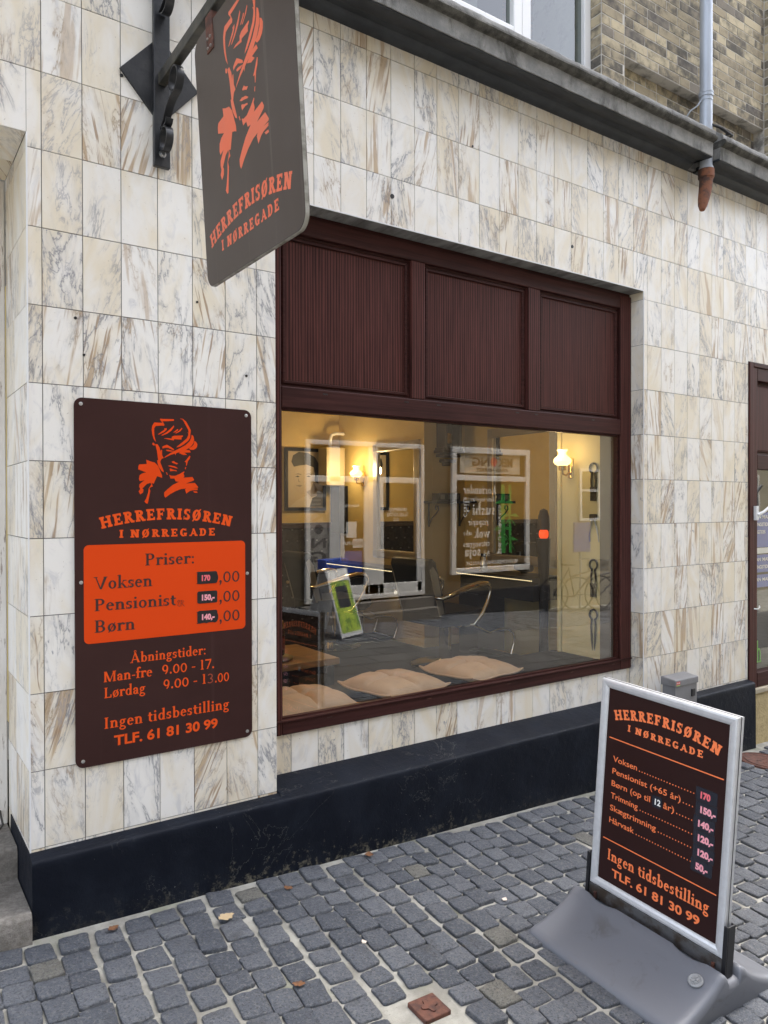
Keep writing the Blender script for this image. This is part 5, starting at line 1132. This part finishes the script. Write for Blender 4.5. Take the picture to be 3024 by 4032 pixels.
for i, s_ in enumerate(('DIN LEVERANDØR', 'TIL DET ASIATISKE', 'KØKKEN')): text_sans(m, s_, -7.10 + .04 * (i == 0) + .2 * (i == 2), -6.64 - .03 * (i == 0) - .14 * (i == 2), 1.55 - i * .085, .06, 0)
text_sans(m, 'SKUB PUSH', -6.16, -5.73, 1.0, .06, 0); text_sans(m, 'ÅBNINGSTID', -6.10, -5.80, 1.62, .045, 0)
sign_on('door_lettering', dr, m, X['whiteprint'])
m = MB()
for t_, a, b, z, c in (('koriander', -9.14, -8.33, 1.86, .15), ('lime ingefær', -9.10, -8.50, 1.72, .08), ('sushi', -9.12, -8.55, 1.47, .2), ('rispapir', -8.95, -8.45, 1.28, .12), ('sake', -8.55, -8.33, 1.10, .09), ('wok', -8.98, -8.60, 1.05, .17), ('citrongræs', -8.98, -8.33, .89, .11), ('fisk', -8.98, -8.80, .70, .10), ('soja', -8.76, -8.36, .72, .18)):
    m.polys(text_serif(t_, a, b, z, c, dict(SERIF, w=.15, t=.08)), 0)
for t_, z, x, k in (('pandanus', .72, -9.2, .95), ('chili', 1.42, -8.34, .38)):
    pl_ = text_serif(t_, 0, k, 0, .13, dict(SERIF, w=.15, t=.08)); m.polys([[(x - q[1], z + q[0]) for q in p] for p in pl_], 0)
text_sans(m, 'WWW.MEKONG-ASIAN.DK', -9.70, -8.40, .55, .075, 0)
sign_on('window_lettering', wi, m, X['whiteprint'])
sign_on('fascia_panel', wi, MB().box(-9.75, -8.25, 2.24, 2.60, -.004, 0), M('cream_panel', (.60, .55, .45), .6))
m = MB(); text_sans(m, 'MEK', -9.56, -9.20, 2.38, .16, .002, .03); text_sans(m, 'NG', -8.98, -8.56, 2.38, .16, .002, .03); text_sans(m, 'ASIAN MARKET', -9.45, -8.65, 2.28, .065, .002)
sign_on('fascia_lettering', wi, m, X['black']); sign_on('fascia_emblem', wi, MB().polys(disc(-9.09, 2.46, .085, 16), .0025), M('red_emblem', (.70, .06, .03), .5))
m = MB()
for a, b in ((-9.32, .10), (-9.5, .07)): m.box(a - b / 2, a + b / 2, .75, 2.05, -.001, .001)
for a, z in ((-9.35, 1.7), (-9.5, 1.45), (-9.3, 1.2), (-9.45, 1.0)):
    for s_ in (-1, 1):
        m.polys([[(a, z), (a + s_ * .12, z + .05), (a + s_ * .26, z - .02), (a + s_ * .12, z - .02)]], .003); m.polys([[(a, z), (a + s_ * .08, z - .10), (a + s_ * .18, z - .22), (a + s_ * .04, z - .10)]], .004)
sign_on('bamboo_decal', wi, m, M('bamboo_green', (.03, .33, .05), .5))
m = MB(); pl_ = []
for i, c in enumerate('MEKONG'): text_sans(m, c, -5.47, -5.19, 1.85 - i * .22, .16, 0, .03) if c != 'O' else m.polys(disc(-5.33, 1.85 - i * .22 + .08, .08, 16), 0)
sign_on('side_panel_lettering', dr, m, M('grey_print', (.12, .12, .12), .5)); sign_on('side_panel_film', dr, MB().box(-5.52, -5.15, .60, 2.02, -.004, -.002), M('frosted_film', (.36, .35, .33), .6))
sign_on('door_notice', dr, MB().box(-6.05, -5.85, 1.12, 1.38, -.002, 0).box(-6.2, -5.98, .95, 1.1, -.002, 0), X['whiteprint']); sign_on('door_poster', dr, MB().box(-6.16, -5.78, .55, .90, -.002, 0), X['posterblue'])
# trestle board sign of the far shop
ts = thing('trestle_sign', 'green and white trestle board with a blue top, mirrored in the shop glass', 'pavement sign', (5.0, -5.95, zg(5, -5.95)))
ts.rotation_euler = (0, 0, rad(158))
for s_, nm in ((-1, 'board'), (1, 'board')):
    m = MB(); m.loft([[(-.26, s_ * .34, .02), (.26, s_ * .34, .02), (.26, s_ * .34 + .02, .02), (-.26, s_ * .34 + .02, .02)], [(-.26, s_ * .03, 1.0), (.26, s_ * .03, 1.0), (.26, s_ * .03 + .02, 1.0), (-.26, s_ * .03 + .02, 1.0)]]); b_ = m.build(nm, X['alu'], ts)
    for zz0, zz1, mt, ww in ((.80, .97, 'whiteprint', .23), (.08, .79, 'lime', .23), (.42, .72, 'black', .14)):
        if 'lime' not in X: X['lime'] = M('lime_print', (.42, .55, .06), .5, c2=(.10, .22, .03), scale=7)
        y0_, y1_ = (s_ * (.34 - .31 * (zz - .02) / .98) for zz in (zz0, zz1)); e_ = (.003 if mt != 'black' else .005) * s_ + (.02 if s_ > 0 else 0)
        m = MB(); m.add([(-ww, y0_ + e_, zz0), (ww, y0_ + e_, zz0), (ww, y1_ + e_, zz1), (-ww, y1_ + e_, zz1)], [(0, 1, 2, 3)]); m.build('poster', X[mt], ts)
box('header', X['posterblue'], ts, -.27, .27, -.06, .09, .97, 1.10, .01)
# bicycles
def bike(loc, rz, label, c):
    t = thing('bicycle', label, 'bicycle', loc, group='parked bicycles across the street'); t.rotation_euler = (0, 0, rz); fm_ = M('bike_frame', c, .3)
    for x in (-.53, .53):
        w_ = MB().tube([(x + .33 * math.cos(a), 0, .345 + .33 * math.sin(a)) for a in [2 * math.pi * k / 28 for k in range(28)]], .017, 6, closed=True).build('wheel', X['black'], t, smooth=True)
        m = MB()
        for k in range(9): a = 2 * math.pi * k / 9; m.tube([(x, 0, .345), (x + .32 * math.cos(a), 0, .345 + .32 * math.sin(a))], .0025, 4)
        m.build('spokes', X['steel'], w_)
    m = MB()
    for a, b in (((-.53, .345), (-.05, .30)), ((-.05, .30), (-.18, .86)), ((-.18, .82), (-.53, .345)), ((-.05, .30), (.38, .74)), ((-.14, .68), (.37, .80)), ((.36, .84), (.53, .345))): m.tube([(a[0], 0, a[1]), (b[0], 0, b[1])], .016, 6)
    m.build('frame', fm_, t, smooth=True)
    MB().tube([(.33, 0, .80), (.34, 0, .98), (.36, -.10, 1.02), (.30, -.27, 1.0), (.20, -.30, .97)], .011, 6).build('handlebar', X['steel'], t, smooth=True); MB().tube([(.34, 0, .98), (.36, .10, 1.02), (.30, .27, 1.0), (.20, .30, .97)], .011, 6).build('handlebar', X['steel'], t, smooth=True)
    m = MB(); m.loft([[(-.32, y, .90) if 0 else (x, y * k, z) for x, k, z in ((-.32, 1, .90), (-.30, 1, .94), (-.10, .4, .93), (.0, .2, .91), (-.10, .3, .89))] for y in (-.09, .09)]); m.build('saddle', X['black'], t, bevel=.01)
    m = MB(); m.box(.36, .62, -.17, .17, .80, .82)
    for x0, x1, y0, y1 in ((.36, .37, -.17, .17), (.61, .62, -.17, .17), (.37, .61, -.17, -.16), (.37, .61, .16, .17)): m.box(x0, x1, y0, y1, .82, 1.0)
    m.build('basket', X['steel'], t)
    return t
for k, (x, y, rz, lb, c) in enumerate(((10.9, -6.55, .25, 'parked bicycle with a dark frame, nearest in the glass reflection', (.02, .02, .025)), (11.6, -6.5, .45, 'parked bicycle with a grey frame, standing between the dark and the blue ones', (.2, .2, .21)), (12.4, -6.45, .2, 'parked bicycle with a blue frame, mirrored in the glass beside the pier with scissors', (.03, .05, .12)))):
    bike((x, y, zg(x, y) + .012), rz, lb, c)
nb = thing('pale_yellow_building', 'pale yellow building beyond the bicycles, mirrored at the right edge of the glass', 'building', (14, -8, 0))
N0 = Matrix.Translation((-14, 8, 0))
def npart(o): o.matrix_parent_inverse = N0; return o
npart(box('wall', M('pale_render', (.40, .365, .27), .85), nb, 10.62, 26, -11.5, -7.15, -1, 6.6)); npart(box('roof', X['clay'], nb, 10.62, 26.3, -11.5, -6.9, 6.61, 6.8))
for x in (11.65, 13.6, 15.6, 17.6):
    w_ = sub('window', nb); npart(w_); m = MB()
    for b in ((0, .62, 0, .06), (0, .62, 1.04, 1.1), (0, .06, .06, 1.04), (.56, .62, .06, 1.04), (.06, .56, .62, .67)): m.box(x + b[0], x + b[1], -7.148, -7.10, 1.32 + b[2], 1.32 + b[3])
    m.build('frame', X['frame2'], w_); MB().box(x + .01, x + .61, -7.148, -7.13, 1.33, 2.41).build('pane', X['shopdark'], w_)
bs = thing('blue_notice_board', 'blue notice board on a post in front of the pale yellow building', 'sign', (11.45, -6.9, zg(11.45, -6.9)))
box('notice_panel', X['posterblue'], bs, -.24, .24, -.02, .02, 1.15, 1.75, .006); MB().tube([(0, -.03, 0), (0, -.03, 1.7)], .025, 8).build('post', X['zinc'], bs, smooth=True)
# side neighbours of the barber shop, closing the street
eb = thing('brick_neighbour', 'yellow brick house adjoining the far end of the neighbouring shop front', 'building', (15, 1, 0)); E0 = Matrix.Translation((-15, -1, 0))
for nm, mt, b in (('wall', X['yellowrender'], (8.92, 26, -.05, 6, -1.5, 8.5)), ('roof', X['clay'], (8.92, 26, -.2, 6, 8.51, 8.8))):
    o = box(nm, mt, eb, *b); o.matrix_parent_inverse = E0
wpart(box('roof', X['clay'], bld, -3.6, 8.9, -.15, 6, 9.01, 9.2)); wpart(box('rear_wall', X['brickmortar'], bld, -3.6, 8.9, 5.5, 6, -1, 9))
wpart(box('left_wall', X['grout'], bld, -3.6, -1.45, .3, 5.5, -1, 4.2)) if 0 else None
